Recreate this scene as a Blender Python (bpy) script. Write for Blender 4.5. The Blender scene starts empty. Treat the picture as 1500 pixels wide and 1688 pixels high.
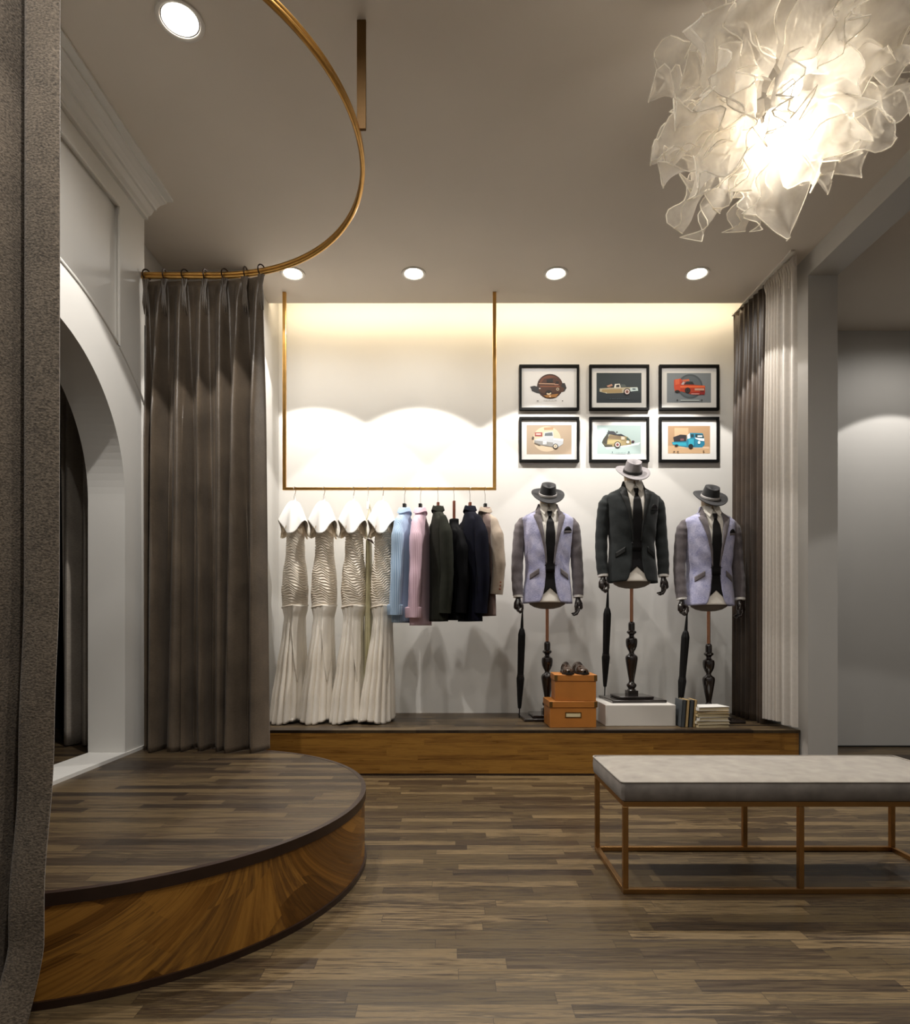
import bpy, math, random
from math import sin, cos, pi, sqrt, radians
from mathutils import Vector, Matrix
random.seed(7)
SC = bpy.context.scene
COL = SC.collection

# ------------------------------------------------------------------ camera
CAMZ = 1.03
cam_d = bpy.data.cameras.new('camera')
cam = bpy.data.objects.new('camera', cam_d)
COL.objects.link(cam)
cam.location = (0, 0, CAMZ)
cam.rotation_euler = (radians(90), 0, 0)
cam_d.sensor_fit = 'HORIZONTAL'
cam_d.sensor_width = 36
cam_d.lens = 36 * 1020 / 1500
cam_d.shift_x = 10 / 1500
cam_d.shift_y = 187 / 1500
cam_d.clip_start = 0.05
SC.camera = cam
# ------------------------------------------------------------------ exposure
SC.view_settings.view_transform = 'Standard'
SC.view_settings.look = 'None'
SC.view_settings.gamma = 1.0
SC.view_settings.use_curve_mapping = False
SC.view_settings.exposure = 0.1
# ------------------------------------------------------------------ world
W = bpy.data.worlds.new('world')
SC.world = W
W.use_nodes = True
W.node_tree.nodes['Background'].inputs[0].default_value = (1.0, 0.96, 0.9, 1)
W.node_tree.nodes['Background'].inputs[1].default_value = 0.18
# light levels used by the fixtures below
SPOT_W = 98.0
SPILL_W = 19.0
SPOT_COL = (1.0, 0.955, 0.90)
COVE_W = 11.0
LAMP_W = 13.0
CEIL = 3.53

# ------------------------------------------------------------------ helpers
def lin(c):
    if isinstance(c, str):
        c = [int(c[i:i+2], 16) / 255 for i in (0, 2, 4)]
    return tuple(((x / 12.92) if x <= 0.04045 else ((x + 0.055) / 1.055) ** 2.4) for x in c) + (1.0,)

class NT:
    def __init__(s, name):
        s.m = bpy.data.materials.new(name)
        s.m.use_nodes = True
        s.t = s.m.node_tree
        s.b = s.t.nodes['Principled BSDF']
        s.out = s.t.nodes['Material Output']
    def n(s, kind, **kw):
        x = s.t.nodes.new(kind)
        for k, v in kw.items():
            setattr(x, k, v)
        return x
    def l(s, a, b):
        s.t.links.new(a, b)
    def math(s, op, a, b=None, c=None):
        x = s.n('ShaderNodeMath', operation=op)
        for i, v in enumerate((a, b, c)):
            if v is None: continue
            if isinstance(v, (int, float)): x.inputs[i].default_value = v
            else: s.l(v, x.inputs[i])
        return x.outputs[0]
    def mix(s, f, a, b):
        x = s.n('ShaderNodeMix', data_type='RGBA')
        for i, v in ((0, f), (6, a), (7, b)):
            if isinstance(v, (int, float, tuple)): x.inputs[i].default_value = v
            else: s.l(v, x.inputs[i])
        return x.outputs[2]

def mat(name, col, rough=0.5, metal=0.0, spec=0.5, sheen=0.0, emit=None, estr=0.0, coat=0.0, var=0.0, vscale=4.0, bump=0.0, bscale=60.0):
    q = NT(name)
    c = lin(col)
    q.b.inputs['Base Color'].default_value = c
    q.b.inputs['Roughness'].default_value = rough
    q.b.inputs['Metallic'].default_value = metal
    q.b.inputs['Specular IOR Level'].default_value = spec
    q.b.inputs['Sheen Weight'].default_value = sheen
    q.b.inputs['Coat Weight'].default_value = coat
    if emit:
        q.b.inputs['Emission Color'].default_value = lin(emit)
        q.b.inputs['Emission Strength'].default_value = estr
    if var or bump:
        tc = q.n('ShaderNodeTexCoord')
        if var:
            no = q.n('ShaderNodeTexNoise'); no.inputs['Scale'].default_value = vscale; no.inputs['Detail'].default_value = 5
            q.l(tc.outputs['Object'], no.inputs['Vector'])
            d = tuple(x * (1 - var) for x in c[:3]) + (1,)
            u = tuple(min(1, x * (1 + var)) for x in c[:3]) + (1,)
            f = q.math('MULTIPLY_ADD', no.outputs['Fac'], 2.4, -0.7)
            cl = q.n('ShaderNodeClamp'); q.l(f, cl.inputs[0])
            q.l(q.mix(cl.outputs[0], d, u), q.b.inputs['Base Color'])
        if bump:
            n2 = q.n('ShaderNodeTexNoise'); n2.inputs['Scale'].default_value = bscale; n2.inputs['Detail'].default_value = 3
            q.l(tc.outputs['Object'], n2.inputs['Vector'])
            bp = q.n('ShaderNodeBump'); bp.inputs['Strength'].default_value = bump; bp.inputs['Distance'].default_value = 0.002
            q.l(n2.outputs['Fac'], bp.inputs['Height']); q.l(bp.outputs[0], q.b.inputs['Normal'])
    return q.m

def fabric(name, c1, c2, rough=0.7, sheen=0.2, wx=300, wz=300, bump=0.4, nscale=6, spec=0.4, weave=0.5):
    """woven cloth: thread pattern from two stretched noises, slow tone change"""
    q = NT(name)
    tc = q.n('ShaderNodeTexCoord')
    mp = q.n('ShaderNodeMapping'); mp.inputs['Scale'].default_value = (wx, wx, wz)
    q.l(tc.outputs['Object'], mp.inputs['Vector'])
    n1 = q.n('ShaderNodeTexNoise'); n1.inputs['Scale'].default_value = 1.0; n1.inputs['Detail'].default_value = 2
    q.l(mp.outputs[0], n1.inputs['Vector'])
    n2 = q.n('ShaderNodeTexNoise'); n2.inputs['Scale'].default_value = nscale; n2.inputs['Detail'].default_value = 4
    q.l(tc.outputs['Object'], n2.inputs['Vector'])
    f = q.math('ADD', q.math('MULTIPLY', n1.outputs['Fac'], weave), q.math('MULTIPLY', n2.outputs['Fac'], 1 - weave))
    f = q.math('MULTIPLY_ADD', f, 2.6, -0.8)
    cl = q.n('ShaderNodeClamp'); q.l(f, cl.inputs[0])
    q.l(q.mix(cl.outputs[0], lin(c1), lin(c2)), q.b.inputs['Base Color'])
    q.b.inputs['Roughness'].default_value = rough
    q.b.inputs['Sheen Weight'].default_value = sheen
    q.b.inputs['Specular IOR Level'].default_value = spec
    bp = q.n('ShaderNodeBump'); bp.inputs['Strength'].default_value = bump; bp.inputs['Distance'].default_value = 0.002
    q.l(n1.outputs['Fac'], bp.inputs['Height']); q.l(bp.outputs[0], q.b.inputs['Normal'])
    return q.m

def sheer(name, col, transp=0.4, transl=0.6):
    q = NT(name)
    t = q.n('ShaderNodeBsdfTransparent')
    tl = q.n('ShaderNodeBsdfTranslucent'); tl.inputs[0].default_value = lin(col)
    di = q.n('ShaderNodeBsdfDiffuse'); di.inputs[0].default_value = lin(col)
    m1 = q.n('ShaderNodeMixShader'); m1.inputs[0].default_value = transl
    q.l(di.outputs[0], m1.inputs[1]); q.l(tl.outputs[0], m1.inputs[2])
    m2 = q.n('ShaderNodeMixShader')
    tc = q.n('ShaderNodeTexCoord')
    wv = q.n('ShaderNodeTexNoise'); wv.inputs['Scale'].default_value = 40
    q.l(tc.outputs['Object'], wv.inputs['Vector'])
    q.l(q.math('MULTIPLY_ADD', wv.outputs['Fac'], -0.15, 1 - transp + 0.075), m2.inputs[0])
    q.l(t.outputs[0], m2.inputs[1]); q.l(m1.outputs[0], m2.inputs[2])
    q.l(m2.outputs[0], q.out.inputs['Surface'])
    return q.m

def planks(name, cols, row=0.065, length=0.6, rough=0.4, uv=False, gap=0.04, grain=0.5, axes=('X', 'Y')):
    """strip parquet: boards run along the first axis, each with its own tone and grain"""
    q = NT(name)
    tc = q.n('ShaderNodeTexCoord')
    sp = q.n('ShaderNodeSeparateXYZ')
    q.l(tc.outputs['UV' if uv else 'Object'], sp.inputs[0])
    a, b = sp.outputs[axes[0]], sp.outputs[axes[1]]
    br = q.math('DIVIDE', b, row)
    r = q.math('FLOOR', br)
    w1 = q.n('ShaderNodeTexWhiteNoise', noise_dimensions='1D'); q.l(r, w1.inputs['W'])
    al = q.math('ADD', q.math('DIVIDE', a, length), q.math('MULTIPLY', w1.outputs['Value'], 7.3))
    k = q.math('FLOOR', al)
    cb = q.n('ShaderNodeCombineXYZ'); q.l(r, cb.inputs[0]); q.l(k, cb.inputs[1])
    w2 = q.n('ShaderNodeTexWhiteNoise', noise_dimensions='2D'); q.l(cb.outputs[0], w2.inputs['Vector'])
    # grain, stretched along the board and shifted per board
    g = q.n('ShaderNodeCombineXYZ')
    q.l(q.math('ADD', q.math('MULTIPLY', a, 4.5), q.math('MULTIPLY', w2.outputs['Value'], 50)), g.inputs[0])
    q.l(q.math('ADD', q.math('MULTIPLY', b, 75.0), q.math('MULTIPLY', r, 3.7)), g.inputs[1])
    no = q.n('ShaderNodeTexNoise'); no.inputs['Scale'].default_value = 1.0; no.inputs['Detail'].default_value = 6
    no.inputs['Roughness'].default_value = 0.65; no.inputs['Distortion'].default_value = 0.6
    q.l(g.outputs[0], no.inputs['Vector'])
    f = q.math('ADD', q.math('MULTIPLY', w2.outputs['Value'], 1 - grain), q.math('MULTIPLY', q.math('MULTIPLY_ADD', no.outputs['Fac'], 2.2, -0.6), grain))
    cr = q.n('ShaderNodeValToRGB')
    el = cr.color_ramp.elements
    el[0].position = 0.0; el[0].color = lin(cols[0])
    el[1].position = 1.0; el[1].color = lin(cols[-1])
    for i, c in enumerate(cols[1:-1]):
        e = el.new((i + 1) / (len(cols) - 1)); e.color = lin(c)
    q.l(f, cr.inputs[0])
    fr = q.math('FRACT', br); fa = q.math('FRACT', al)
    e1 = q.math('GREATER_THAN', q.math('ABSOLUTE', q.math('SUBTRACT', fr, 0.5)), 0.5 - gap / 2)
    e2 = q.math('GREATER_THAN', q.math('ABSOLUTE', q.math('SUBTRACT', fa, 0.5)), 0.5 - gap * row / length / 2)
    e = q.math('MAXIMUM', e1, e2)
    dark = q.mix(q.math('MULTIPLY', e, 0.55), cr.outputs[0], lin('1a1410'))
    q.l(dark, q.b.inputs['Base Color'])
    q.l(q.math('MULTIPLY_ADD', no.outputs['Fac'], 0.25, rough - 0.1), q.b.inputs['Roughness'])
    q.b.inputs['Specular IOR Level'].default_value = 0.32
    bp = q.n('ShaderNodeBump'); bp.inputs['Strength'].default_value = 0.25; bp.inputs['Distance'].default_value = 0.002
    q.l(q.math('SUBTRACT', no.outputs['Fac'], e), bp.inputs['Height']); q.l(bp.outputs[0], q.b.inputs['Normal'])
    return q.m

def new_empty(name, loc, label, cat, group=None, rz=0.0, rx=0.0, ry=0.0):
    o = bpy.data.objects.new(name, None)
    COL.objects.link(o)
    o.empty_display_size = 0.05
    o.location = loc
    o.rotation_euler = (rx, ry, rz)
    o['label'] = label; o['category'] = cat
    if group: o['group'] = group
    return o

def tag(o, label, cat, group=None):
    o['label'] = label; o['category'] = cat
    if group: o['group'] = group
    return o

class MB:
    def __init__(s):
        s.v = []; s.f = []; s.mi = []; s.uv = None; s.cur = 0
    def add(s, vs, fs):
        o = len(s.v)
        s.v += [tuple(p) for p in vs]
        s.f += [tuple(i + o for i in f) for f in fs]
        s.mi += [s.cur] * len(fs)
        return s
    def box(s, c, d, rz=0.0, rx=0.0, ry=0.0):
        h = [x / 2 for x in d]
        M = Matrix.Rotation(rz, 3, 'Z') @ Matrix.Rotation(ry, 3, 'Y') @ Matrix.Rotation(rx, 3, 'X')
        vs = [M @ Vector((a * h[0], b * h[1], e * h[2])) + Vector(c) for a in (-1, 1) for b in (-1, 1) for e in (-1, 1)]
        return s.add(vs, [(0, 1, 3, 2), (4, 6, 7, 5), (0, 4, 5, 1), (2, 3, 7, 6), (0, 2, 6, 4), (1, 5, 7, 3)])
    def b2(s, x0, x1, y0, y1, z0, z1):
        return s.box(((x0 + x1) / 2, (y0 + y1) / 2, (z0 + z1) / 2), (abs(x1 - x0), abs(y1 - y0), abs(z1 - z0)))
    def hexa(s, p):
        return s.add(p, [(0, 1, 2, 3), (7, 6, 5, 4), (0, 4, 5, 1), (1, 5, 6, 2), (2, 6, 7, 3), (3, 7, 4, 0)])
    def grid(s, fn, nu, nv, cu=False, cv=False, capu=False):
        vs = [fn(i / nu if cu else i / nu, j / nv) for j in range(nv if cv else nv + 1) for i in range(nu if cu else nu + 1)]
        wu = nu if cu else nu + 1
        wv = nv if cv else nv + 1
        fs = []
        for j in range(nv):
            for i in range(nu):
                a = j * wu + i; b = j * wu + (i + 1) % wu
                c = ((j + 1) % wv) * wu + (i + 1) % wu; d = ((j + 1) % wv) * wu + i
                fs.append((a, b, c, d))
        s.add(vs, fs)
        return s
    def tube(s, pts, r, n=10, closed=False, cap=True, flat=1.0):
        pts = [Vector(p) for p in pts]
        N = len(pts)
        rs = r if isinstance(r, (list, tuple)) else [r] * N
        T = []
        for i in range(N):
            if closed: t = pts[(i + 1) % N] - pts[i - 1]
            else: t = pts[min(i + 1, N - 1)] - pts[max(i - 1, 0)]
            T.append(t.normalized())
        up = Vector((0, 0, 1)) if abs(T[0].z) < 0.9 else Vector((1, 0, 0))
        nr = (up - T[0] * up.dot(T[0])).normalized()
        rings = []
        for i in range(N):
            nr = (nr - T[i] * nr.dot(T[i])).normalized()
            b = T[i].cross(nr)
            rings.append([pts[i] + (nr * cos(2 * pi * k / n) + b * sin(2 * pi * k / n) * flat) * rs[i] for k in range(n)])
        vs = [p for ring in rings for p in ring]
        fs = []
        for i in range(N if closed else N - 1):
            for k in range(n):
                a = i * n + k; b_ = i * n + (k + 1) % n
                c = ((i + 1) % N) * n + (k + 1) % n; d = ((i + 1) % N) * n + k
                fs.append((a, b_, c, d))
        if cap and not closed:
            fs.append(tuple(range(n))[::-1]); fs.append(tuple(range((N - 1) * n, N * n)))
        return s.add(vs, fs)
    def lathe(s, prof, c=(0, 0, 0), n=32, ax=None, sx=1.0, sy=1.0, M=None):
        """prof = [(r, z)...] bottom to top"""
        M = M or Matrix.Identity(3)
        vs = []
        for r, z in prof:
            for k in range(n):
                t = 2 * pi * k / n
                vs.append(M @ Vector((r * cos(t) * sx, r * sin(t) * sy, z)) + Vector(c))
        fs = []
        for i in range(len(prof) - 1):
            for k in range(n):
                fs.append((i * n + k, i * n + (k + 1) % n, (i + 1) * n + (k + 1) % n, (i + 1) * n + k))
        if prof[0][0] > 1e-5: fs.append(tuple(range(n))[::-1])
        if prof[-1][0] > 1e-5: fs.append(tuple(range((len(prof) - 1) * n, len(prof) * n)))
        return s.add(vs, fs)
    def ball(s, c, r, n=16, m=10):
        rr = r if isinstance(r, (tuple, list)) else (r, r, r)
        vs = []; fs = []
        for j in range(m + 1):
            p = pi * j / m
            for k in range(n):
                t = 2 * pi * k / n
                vs.append((c[0] + rr[0] * sin(p) * cos(t), c[1] + rr[1] * sin(p) * sin(t), c[2] - rr[2] * cos(p)))
        for j in range(m):
            for k in range(n):
                fs.append((j * n + k, j * n + (k + 1) % n, (j + 1) * n + (k + 1) % n, (j + 1) * n + k))
        return s.add(vs, fs)
    def prism(s, poly, fn):
        """poly of (u,v); fn(u,v,w) with w 0/1 gives the two faces"""
        n = len(poly)
        vs = [fn(u, v, 0) for u, v in poly] + [fn(u, v, 1) for u, v in poly]
        fs = [tuple(range(n))[::-1], tuple(range(n, 2 * n))]
        fs += [(i, (i + 1) % n, n + (i + 1) % n, n + i) for i in range(n)]
        return s.add(vs, fs)
    def build(s, name, m, parent=None, smooth=True, bevel=0.0, solid=0.0, angle=40, weld=True, kind=None, sub=0):
        me = bpy.data.meshes.new(name)
        me.from_pydata(s.v, [], s.f)
        for k in (m if isinstance(m, (list, tuple)) else [m]):
            me.materials.append(k)
        me.polygons.foreach_set('material_index', s.mi)
        if s.uv:
            ul = me.uv_layers.new(name='UVMap')
            for i, lp in enumerate(me.loops):
                ul.data[i].uv = s.uv[lp.vertex_index]
        import bmesh
        bm = bmesh.new(); bm.from_mesh(me)
        if weld: bmesh.ops.remove_doubles(bm, verts=bm.verts, dist=1e-6)
        bmesh.ops.recalc_face_normals(bm, faces=bm.faces)
        bm.to_mesh(me); bm.free()
        if smooth:
            me.polygons.foreach_set('use_smooth', [True] * len(me.polygons))
            me.set_sharp_from_angle(angle=radians(angle))
        me.update()
        o = bpy.data.objects.new(name, me)
        COL.objects.link(o)
        if parent: o.parent = parent
        if kind: o['kind'] = kind
        if solid:
            x = o.modifiers.new('thickness', 'SOLIDIFY'); x.thickness = solid; x.offset = 0
        if bevel:
            x = o.modifiers.new('bevel', 'BEVEL'); x.width = bevel; x.segments = 3; x.limit_method = 'ANGLE'; x.angle_limit = radians(40)
            x.harden_normals = False
        if sub:
            x = o.modifiers.new('sub', 'SUBSURF'); x.levels = sub; x.render_levels = sub
        return o

def interp(tab, z):
    """piecewise smooth lookup; tab = [(z, a, b...)] ascending"""
    if z <= tab[0][0]: return tab[0][1:]
    for p, q in zip(tab, tab[1:]):
        if z <= q[0]:
            t = (z - p[0]) / (q[0] - p[0])
            t = t * t * (3 - 2 * t) * 0.5 + t * 0.5
            return tuple(u + (w - u) * t for u, w in zip(p[1:], q[1:]))
    return tab[-1][1:]

def at(x, y, Y):
    """photo position at a depth in the room"""
    return ((x - 740) * Y / 1020, Y, CAMZ + (1031 - y) * Y / 1020)
# ================================================================== materials
M = {}
def wallmat(name, col, rough=0.75, spec=0.35):
    return mat(name, col, rough=rough, spec=spec, var=0.03, vscale=1.5, bump=0.08, bscale=180)
M['wall'] = wallmat('white_paint', 'd6d4cf', 0.6)
M['wall2'] = wallmat('grey_paint_and_shade', 'b9b7b3', 0.55)
M['ceil'] = wallmat('ceiling_paint', 'd2c9bd', 0.9)
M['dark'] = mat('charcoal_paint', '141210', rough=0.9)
FLOORC = ['17110c', '2a2118', '3f3224', '54462f', '31261b', '705e42', '463a29', '8b7654']
M['floor'] = planks('oak_strip_floor', FLOORC, row=0.058, length=0.58, rough=0.33, grain=0.38)
M['plat'] = planks('oak_strip_platform', ['18110c', '2b2219', '413426', '5f4f37', '32281d', '7b694b'], row=0.058, length=0.58, rough=0.36, grain=0.38)
M['veneer'] = planks('walnut_veneer_with_reflection', ['3c2611', '5c3c18', '835824', 'a87734', '684622', '946529'], row=0.07, length=0.21, rough=0.3, uv=True, gap=0.0, grain=0.35, axes=('Y', 'X'))
M['veneer2'] = planks('walnut_veneer_straight', ['54381a', '714c20', '8a622c', '9f7434', '785222'], row=0.035, length=0.9, rough=0.28, gap=0.0, grain=0.6, axes=('X', 'Z'))
M['edge'] = mat('dark_edge_band', '2a1a12', rough=0.35, var=0.2, vscale=20)
M['brass'] = mat('brushed_brass', 'cb9d58', rough=0.3, metal=1.0, var=0.08, vscale=30)
M['bronze'] = mat('aged_bronze', 'ab8352', rough=0.32, metal=1.0, var=0.12, vscale=12)
M['copper'] = mat('copper_tube', 'cc9271', rough=0.3, metal=1.0)
M['hook'] = mat('dark_metal_hook', '3c3028', rough=0.4, metal=0.9)
M['rod'] = mat('matt_bronze_rod', '6b4e24', rough=0.6, metal=0.4)
M['alc'] = fabric('grey_alcove_cloth', '8d857b', 'b3aa9e', rough=0.7, sheen=0.2, wx=60, wz=300)
M['steel'] = mat('chrome_steel', 'c8c8c8', rough=0.2, metal=1.0)
M['blackpl'] = mat('black_plastic', '141414', rough=0.4)
M['hangwood'] = mat('red_brown_wood', '7a3f28', rough=0.4, var=0.2, vscale=30)
M['curt'] = fabric('taupe_velvet_curtain', '41382e', '685b4c', rough=0.34, sheen=0.08, wx=60, wz=500, bump=0.35, nscale=5, spec=0.55, weave=0.35)
M['curtn'] = fabric('coarse_woven_curtain', '3f372e', '8c7e6d', rough=0.8, sheen=0.2, wx=170, wz=230, bump=1.0, nscale=9, spec=0.35, weave=0.75)
M['curtb'] = fabric('brown_velvet_curtain', '2a2018', '46382b', rough=0.4, sheen=0.05, wx=60, wz=400, bump=0.3, nscale=5, spec=0.5, weave=0.35)
M['sheer'] = sheer('white_sheer_cloth', 'dcd6ce', 0.22, 0.4)
M['ivory'] = fabric('ivory_satin', 'e0d7c8', 'f5efe4', rough=0.42, sheen=0.1, wx=200, wz=200, bump=0.1, nscale=3, spec=0.5, weave=0.2)
M['ivory2'] = fabric('beige_ruched_satin', 'd6c9b6', 'ebe1d1', rough=0.4, sheen=0.1, wx=200, wz=200, bump=0.1, nscale=3, spec=0.5, weave=0.2)
M['cape'] = fabric('white_crepe', 'efece6', 'fbfaf7', rough=0.65, sheen=0.1, wx=200, wz=200, bump=0.1, nscale=3, spec=0.3, weave=0.2)
M['lace'] = sheer('beige_lace', 'd9c8b0', 0.25, 0.4)
M['green'] = fabric('pale_olive_silk', 'aba37c', 'cfc8a2', rough=0.4, sheen=0.1, nscale=3, weave=0.2, bump=0.1)

def stripes(name, c1, c2, freq, axis='X'):
    q = NT(name)
    tc = q.n('ShaderNodeTexCoord'); sp = q.n('ShaderNodeSeparateXYZ'); q.l(tc.outputs['UV'], sp.inputs[0])
    s_ = q.math('SINE', q.math('MULTIPLY', sp.outputs[axis], freq))
    f = q.math('MULTIPLY_ADD', s_, 0.5, 0.5)
    q.l(q.mix(f, lin(c1), lin(c2)), q.b.inputs['Base Color'])
    q.b.inputs['Roughness'].default_value = 0.75; q.b.inputs['Sheen Weight'].default_value = 0.1
    return q.m
M['blue'] = stripes('blue_pinstripe_cotton', '7e9dc0', 'b9cfe4', 110)
M['pink'] = stripes('pink_cotton', 'c7a2b2', 'dfc3cf', 110)
M['olive'] = fabric('dark_olive_wool', '181a14', '282921', rough=0.9, spec=0.15, sheen=0.0, nscale=20, bump=0.5)
M['black'] = fabric('black_wool', '050506', '0b0b0e', rough=0.9, spec=0.12, sheen=0.0, nscale=20, bump=0.4)
M['navy'] = fabric('navy_wool', '07080f', '0f1020', rough=0.9, spec=0.12, sheen=0.0, nscale=20, bump=0.4)
M['tan'] = fabric('beige_linen', '8b7c6d', 'ab9b89', rough=0.8, sheen=0.2, nscale=20, bump=0.5)
M['mauve'] = fabric('mauve_brown_lining', '5d4a45', '77625a', rough=0.7, sheen=0.1)
M['lilac'] = fabric('lilac_blue_linen', '7276a2', 'cbc9de', rough=0.8, sheen=0.2, wx=90, wz=420, bump=0.5, nscale=16, weave=0.55)
M['greyw'] = fabric('grey_brown_wool', '4d4649', '716a6c', rough=0.85, sheen=0.2, wx=420, wz=300, nscale=18, bump=0.5)
M['charc'] = fabric('charcoal_wool', '1a1d1e', '2b2f2f', rough=0.85, spec=0.2, sheen=0.1, nscale=20, bump=0.3)
M['charcs'] = fabric('black_satin_facing', '0b0d0c', '151715', rough=0.6, spec=0.3, sheen=0.0, nscale=20, bump=0.2)
M['shirt'] = fabric('cream_shirt_cotton', 'e6e0d4', 'f4f0e8', rough=0.8, nscale=10, bump=0.2)
M['tie'] = fabric('black_silk_tie', '060506', '0e0b0c', rough=0.6, spec=0.2, sheen=0.0, nscale=30, bump=0.2)
M['form'] = mat('cream_form_canvas', 'b9a58c', rough=0.8, var=0.05)
M['formd'] = mat('grey_brown_form_base', '6e655b', rough=0.7, var=0.1)
M['hatd'] = fabric('charcoal_felt', '1e1e1f', '303032', rough=0.9, spec=0.2, sheen=0.15, nscale=30, bump=0.3)
M['hatg'] = fabric('lilac_grey_felt', '757073', '949091', rough=0.9, spec=0.2, sheen=0.15, nscale=30, bump=0.3)
M['bandl'] = mat('light_grey_ribbon', 'a9a5a3', rough=0.6)
M['bandd'] = mat('dark_ribbon', '1c1818', rough=0.6)
M['handw'] = mat('dark_lacquered_wood', '231915', rough=0.25, coat=0.5, var=0.2, vscale=30)
M['turned'] = mat('espresso_turned_wood', '1d1512', rough=0.22, coat=0.6, var=0.15, vscale=20)
M['umb'] = mat('black_umbrella_nylon', '0a0a0b', rough=0.6, spec=0.3)
M['card'] = mat('orange_tan_cardboard', 'b06f2c', rough=0.45, var=0.10, vscale=9)
M['plate'] = mat('old_brass_label_holder', '7d5f34', rough=0.35, metal=0.8)
M['paperl'] = mat('cream_label', 'd8c9a0', rough=0.8)
M['shoe'] = mat('brown_polished_leather', '33200f', rough=0.18, coat=0.7, var=0.3, vscale=25)
M['sole'] = mat('dark_sole', '17100b', rough=0.6)
M['whitebox'] = mat('white_lacquer', 'd6d2cb', rough=0.4, var=0.02)
M['bench'] = fabric('grey_beige_nubuck', '7b736a', '979084', rough=0.75, sheen=0.3, wx=20, wz=20, nscale=14, bump=0.15, weave=0.4)
M['benchs'] = fabric('grey_leather_side', '5a544e', '7a726b', rough=0.55, sheen=0.1, wx=20, wz=20, nscale=8, bump=0.15, weave=0.4)
M['fframe'] = mat('black_picture_frame', '040404', rough=0.6, spec=0.15)
M['matb'] = mat('white_mat_board', 'd9d9d6', rough=0.8)
M['lens'] = mat('lit_diffuser', 'ffffff', rough=0.5, emit='fff6e6', estr=14)
M['housing'] = mat('white_lamp_ring', 'cfcac2', rough=0.5)
M['bulb'] = mat('lit_bulb', 'ffffff', emit='fff1dc', estr=9)
M['led'] = mat('warm_led_strip', 'ffffff', emit='ffd79a', estr=4)

# ================================================================== room shell
def S(name, mb, m, **k):
    return mb.build(name, m, kind='structure', smooth=k.pop('smooth', False), **k)

PLAT = 0.31
XW = -1.79          # left wall face
YB = 5.09           # back wall face
XR = 2.42           # right wall face
S('floor', MB().b2(-3.4, 6.5, -3.2, 5.6, -0.1, 0.0), M['floor'])
S('ceiling', MB().b2(-3.4, 2.62, -3.2, 4.80, CEIL, CEIL + 0.05).b2(2.62, 6.5, -3.2, 5.25, CEIL, CEIL + 0.05), M['ceil'])
S('ceiling_cove', MB().b2(-1.6, 2.62, 4.78, 5.2, CEIL + 0.27, CEIL + 0.32).b2(-1.6, 2.62, 4.76, 4.80, CEIL + 0.05, CEIL + 0.27), M['wall'])
S('wall_back', MB().b2(-1.6, 2.62, YB, YB + 0.1, 0, CEIL + 0.3), M['wall'])
# left side return beside the hanging rack and the wall behind the curtain
S('wall_left_return', MB().b2(-2.0, -1.40, 4.35, YB + 0.1, 0, CEIL + 0.3), M['wall2'])  # grey here paints in the weaker light on this return
S('wall_left_recess', MB().b2(-2.10, -2.0, 3.637, 4.35, 0, CEIL), M['wall'])
# right wall: short solid piece behind the curtains, then the opening with its beam
S('wall_right', MB().b2(XR, XR + 0.20, 4.17, YB + 0.1, 0, CEIL + 0.3), M['wall2'])
S('trim_beam', MB().b2(XR, XR + 0.20, -3.2, 4.17, 3.39, CEIL), M['wall2'])
# next room seen through the opening
S('wall_far_right', MB().b2(2.62, 6.5, 5.25, 5.35, 0, CEIL), M['wall2'])
S('baseboard_far_right', MB().b2(2.63, 6.5, 5.235, 5.249, 0.0, 0.012), M['dark'])
S('wall_side_right', MB().b2(6.4, 6.5, -3.2, 5.25, 0, CEIL), M['wall2'])

# ---- left wall with its arch
AY, AZ, AR = 2.67, 1.72, 0.75
Y0, Y1 = 0.9, 3.637
SILL = 0.327
XB = XW - 0.205
XP = XW - 0.022
def arch_in(y):
    d = abs(y - AY)
    return AZ + sqrt(max(0, AR * AR - d * d))
def arch_out(y):
    return 1.345 + sqrt(max(0, 1.38 ** 2 - (y - AY) ** 2))
ys = [Y0] + [AY - AR * cos(pi * i / 64) for i in range(65)] + [Y1]
mb = MB()
def col_(mb, x0, x1, ya, yb, za0, zb0, za1, zb1):
    """slab piece between ya,yb; bottom za0/zb0, top za1/zb1"""
    mb.hexa([(x0, ya, za0), (x0, yb, zb0), (x0, yb, zb1), (x0, ya, za1), (x1, ya, za0), (x1, yb, zb0), (x1, yb, zb1), (x1, ya, za1)])
for a, b in zip(ys, ys[1:]):
    mid = (a + b) / 2
    if abs(mid - AY) < AR:
        col_(mb, XB, XP, a, b, arch_in(a) if abs(a - AY) < AR - 1e-6 else AZ, arch_in(b) if abs(b - AY) < AR - 1e-6 else AZ, CEIL, CEIL)
        mb.b2(XB, XP, a, b, 0.0, SILL)
    else:
        mb.b2(XB, XP, a, b, 0.0, CEIL)
# raised frame: stiles, top rail and arch band stand proud of the sunk panel
PY0, PY1, PZT = 2 * AY - 3.356, 3.356, 3.307
yy = sorted(set([Y0, PY0, PY1, Y1] + [AY - AR * cos(pi * i / 64) for i in range(65)]))
for a, b in zip(yy, yy[1:]):
    mid = (a + b) / 2
    inside = abs(mid - AY) < AR
    lo = (lambda y: arch_in(y) if abs(y - AY) < AR - 1e-6 else AZ) if inside else (lambda y: 0.0)
    if PY0 < mid < PY1:
        col_(mb, XP, XW, a, b, lo(a), lo(b), arch_out(a), arch_out(b))
        col_(mb, XP, XW, a, b, PZT, PZT, CEIL, CEIL)
    else:
        col_(mb, XP, XW, a, b, lo(a), lo(b), CEIL, CEIL)
    if inside: mb.b2(XP, XW, a, b, 0.0, SILL)
S('wall_left', mb, M['wall'])
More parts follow.
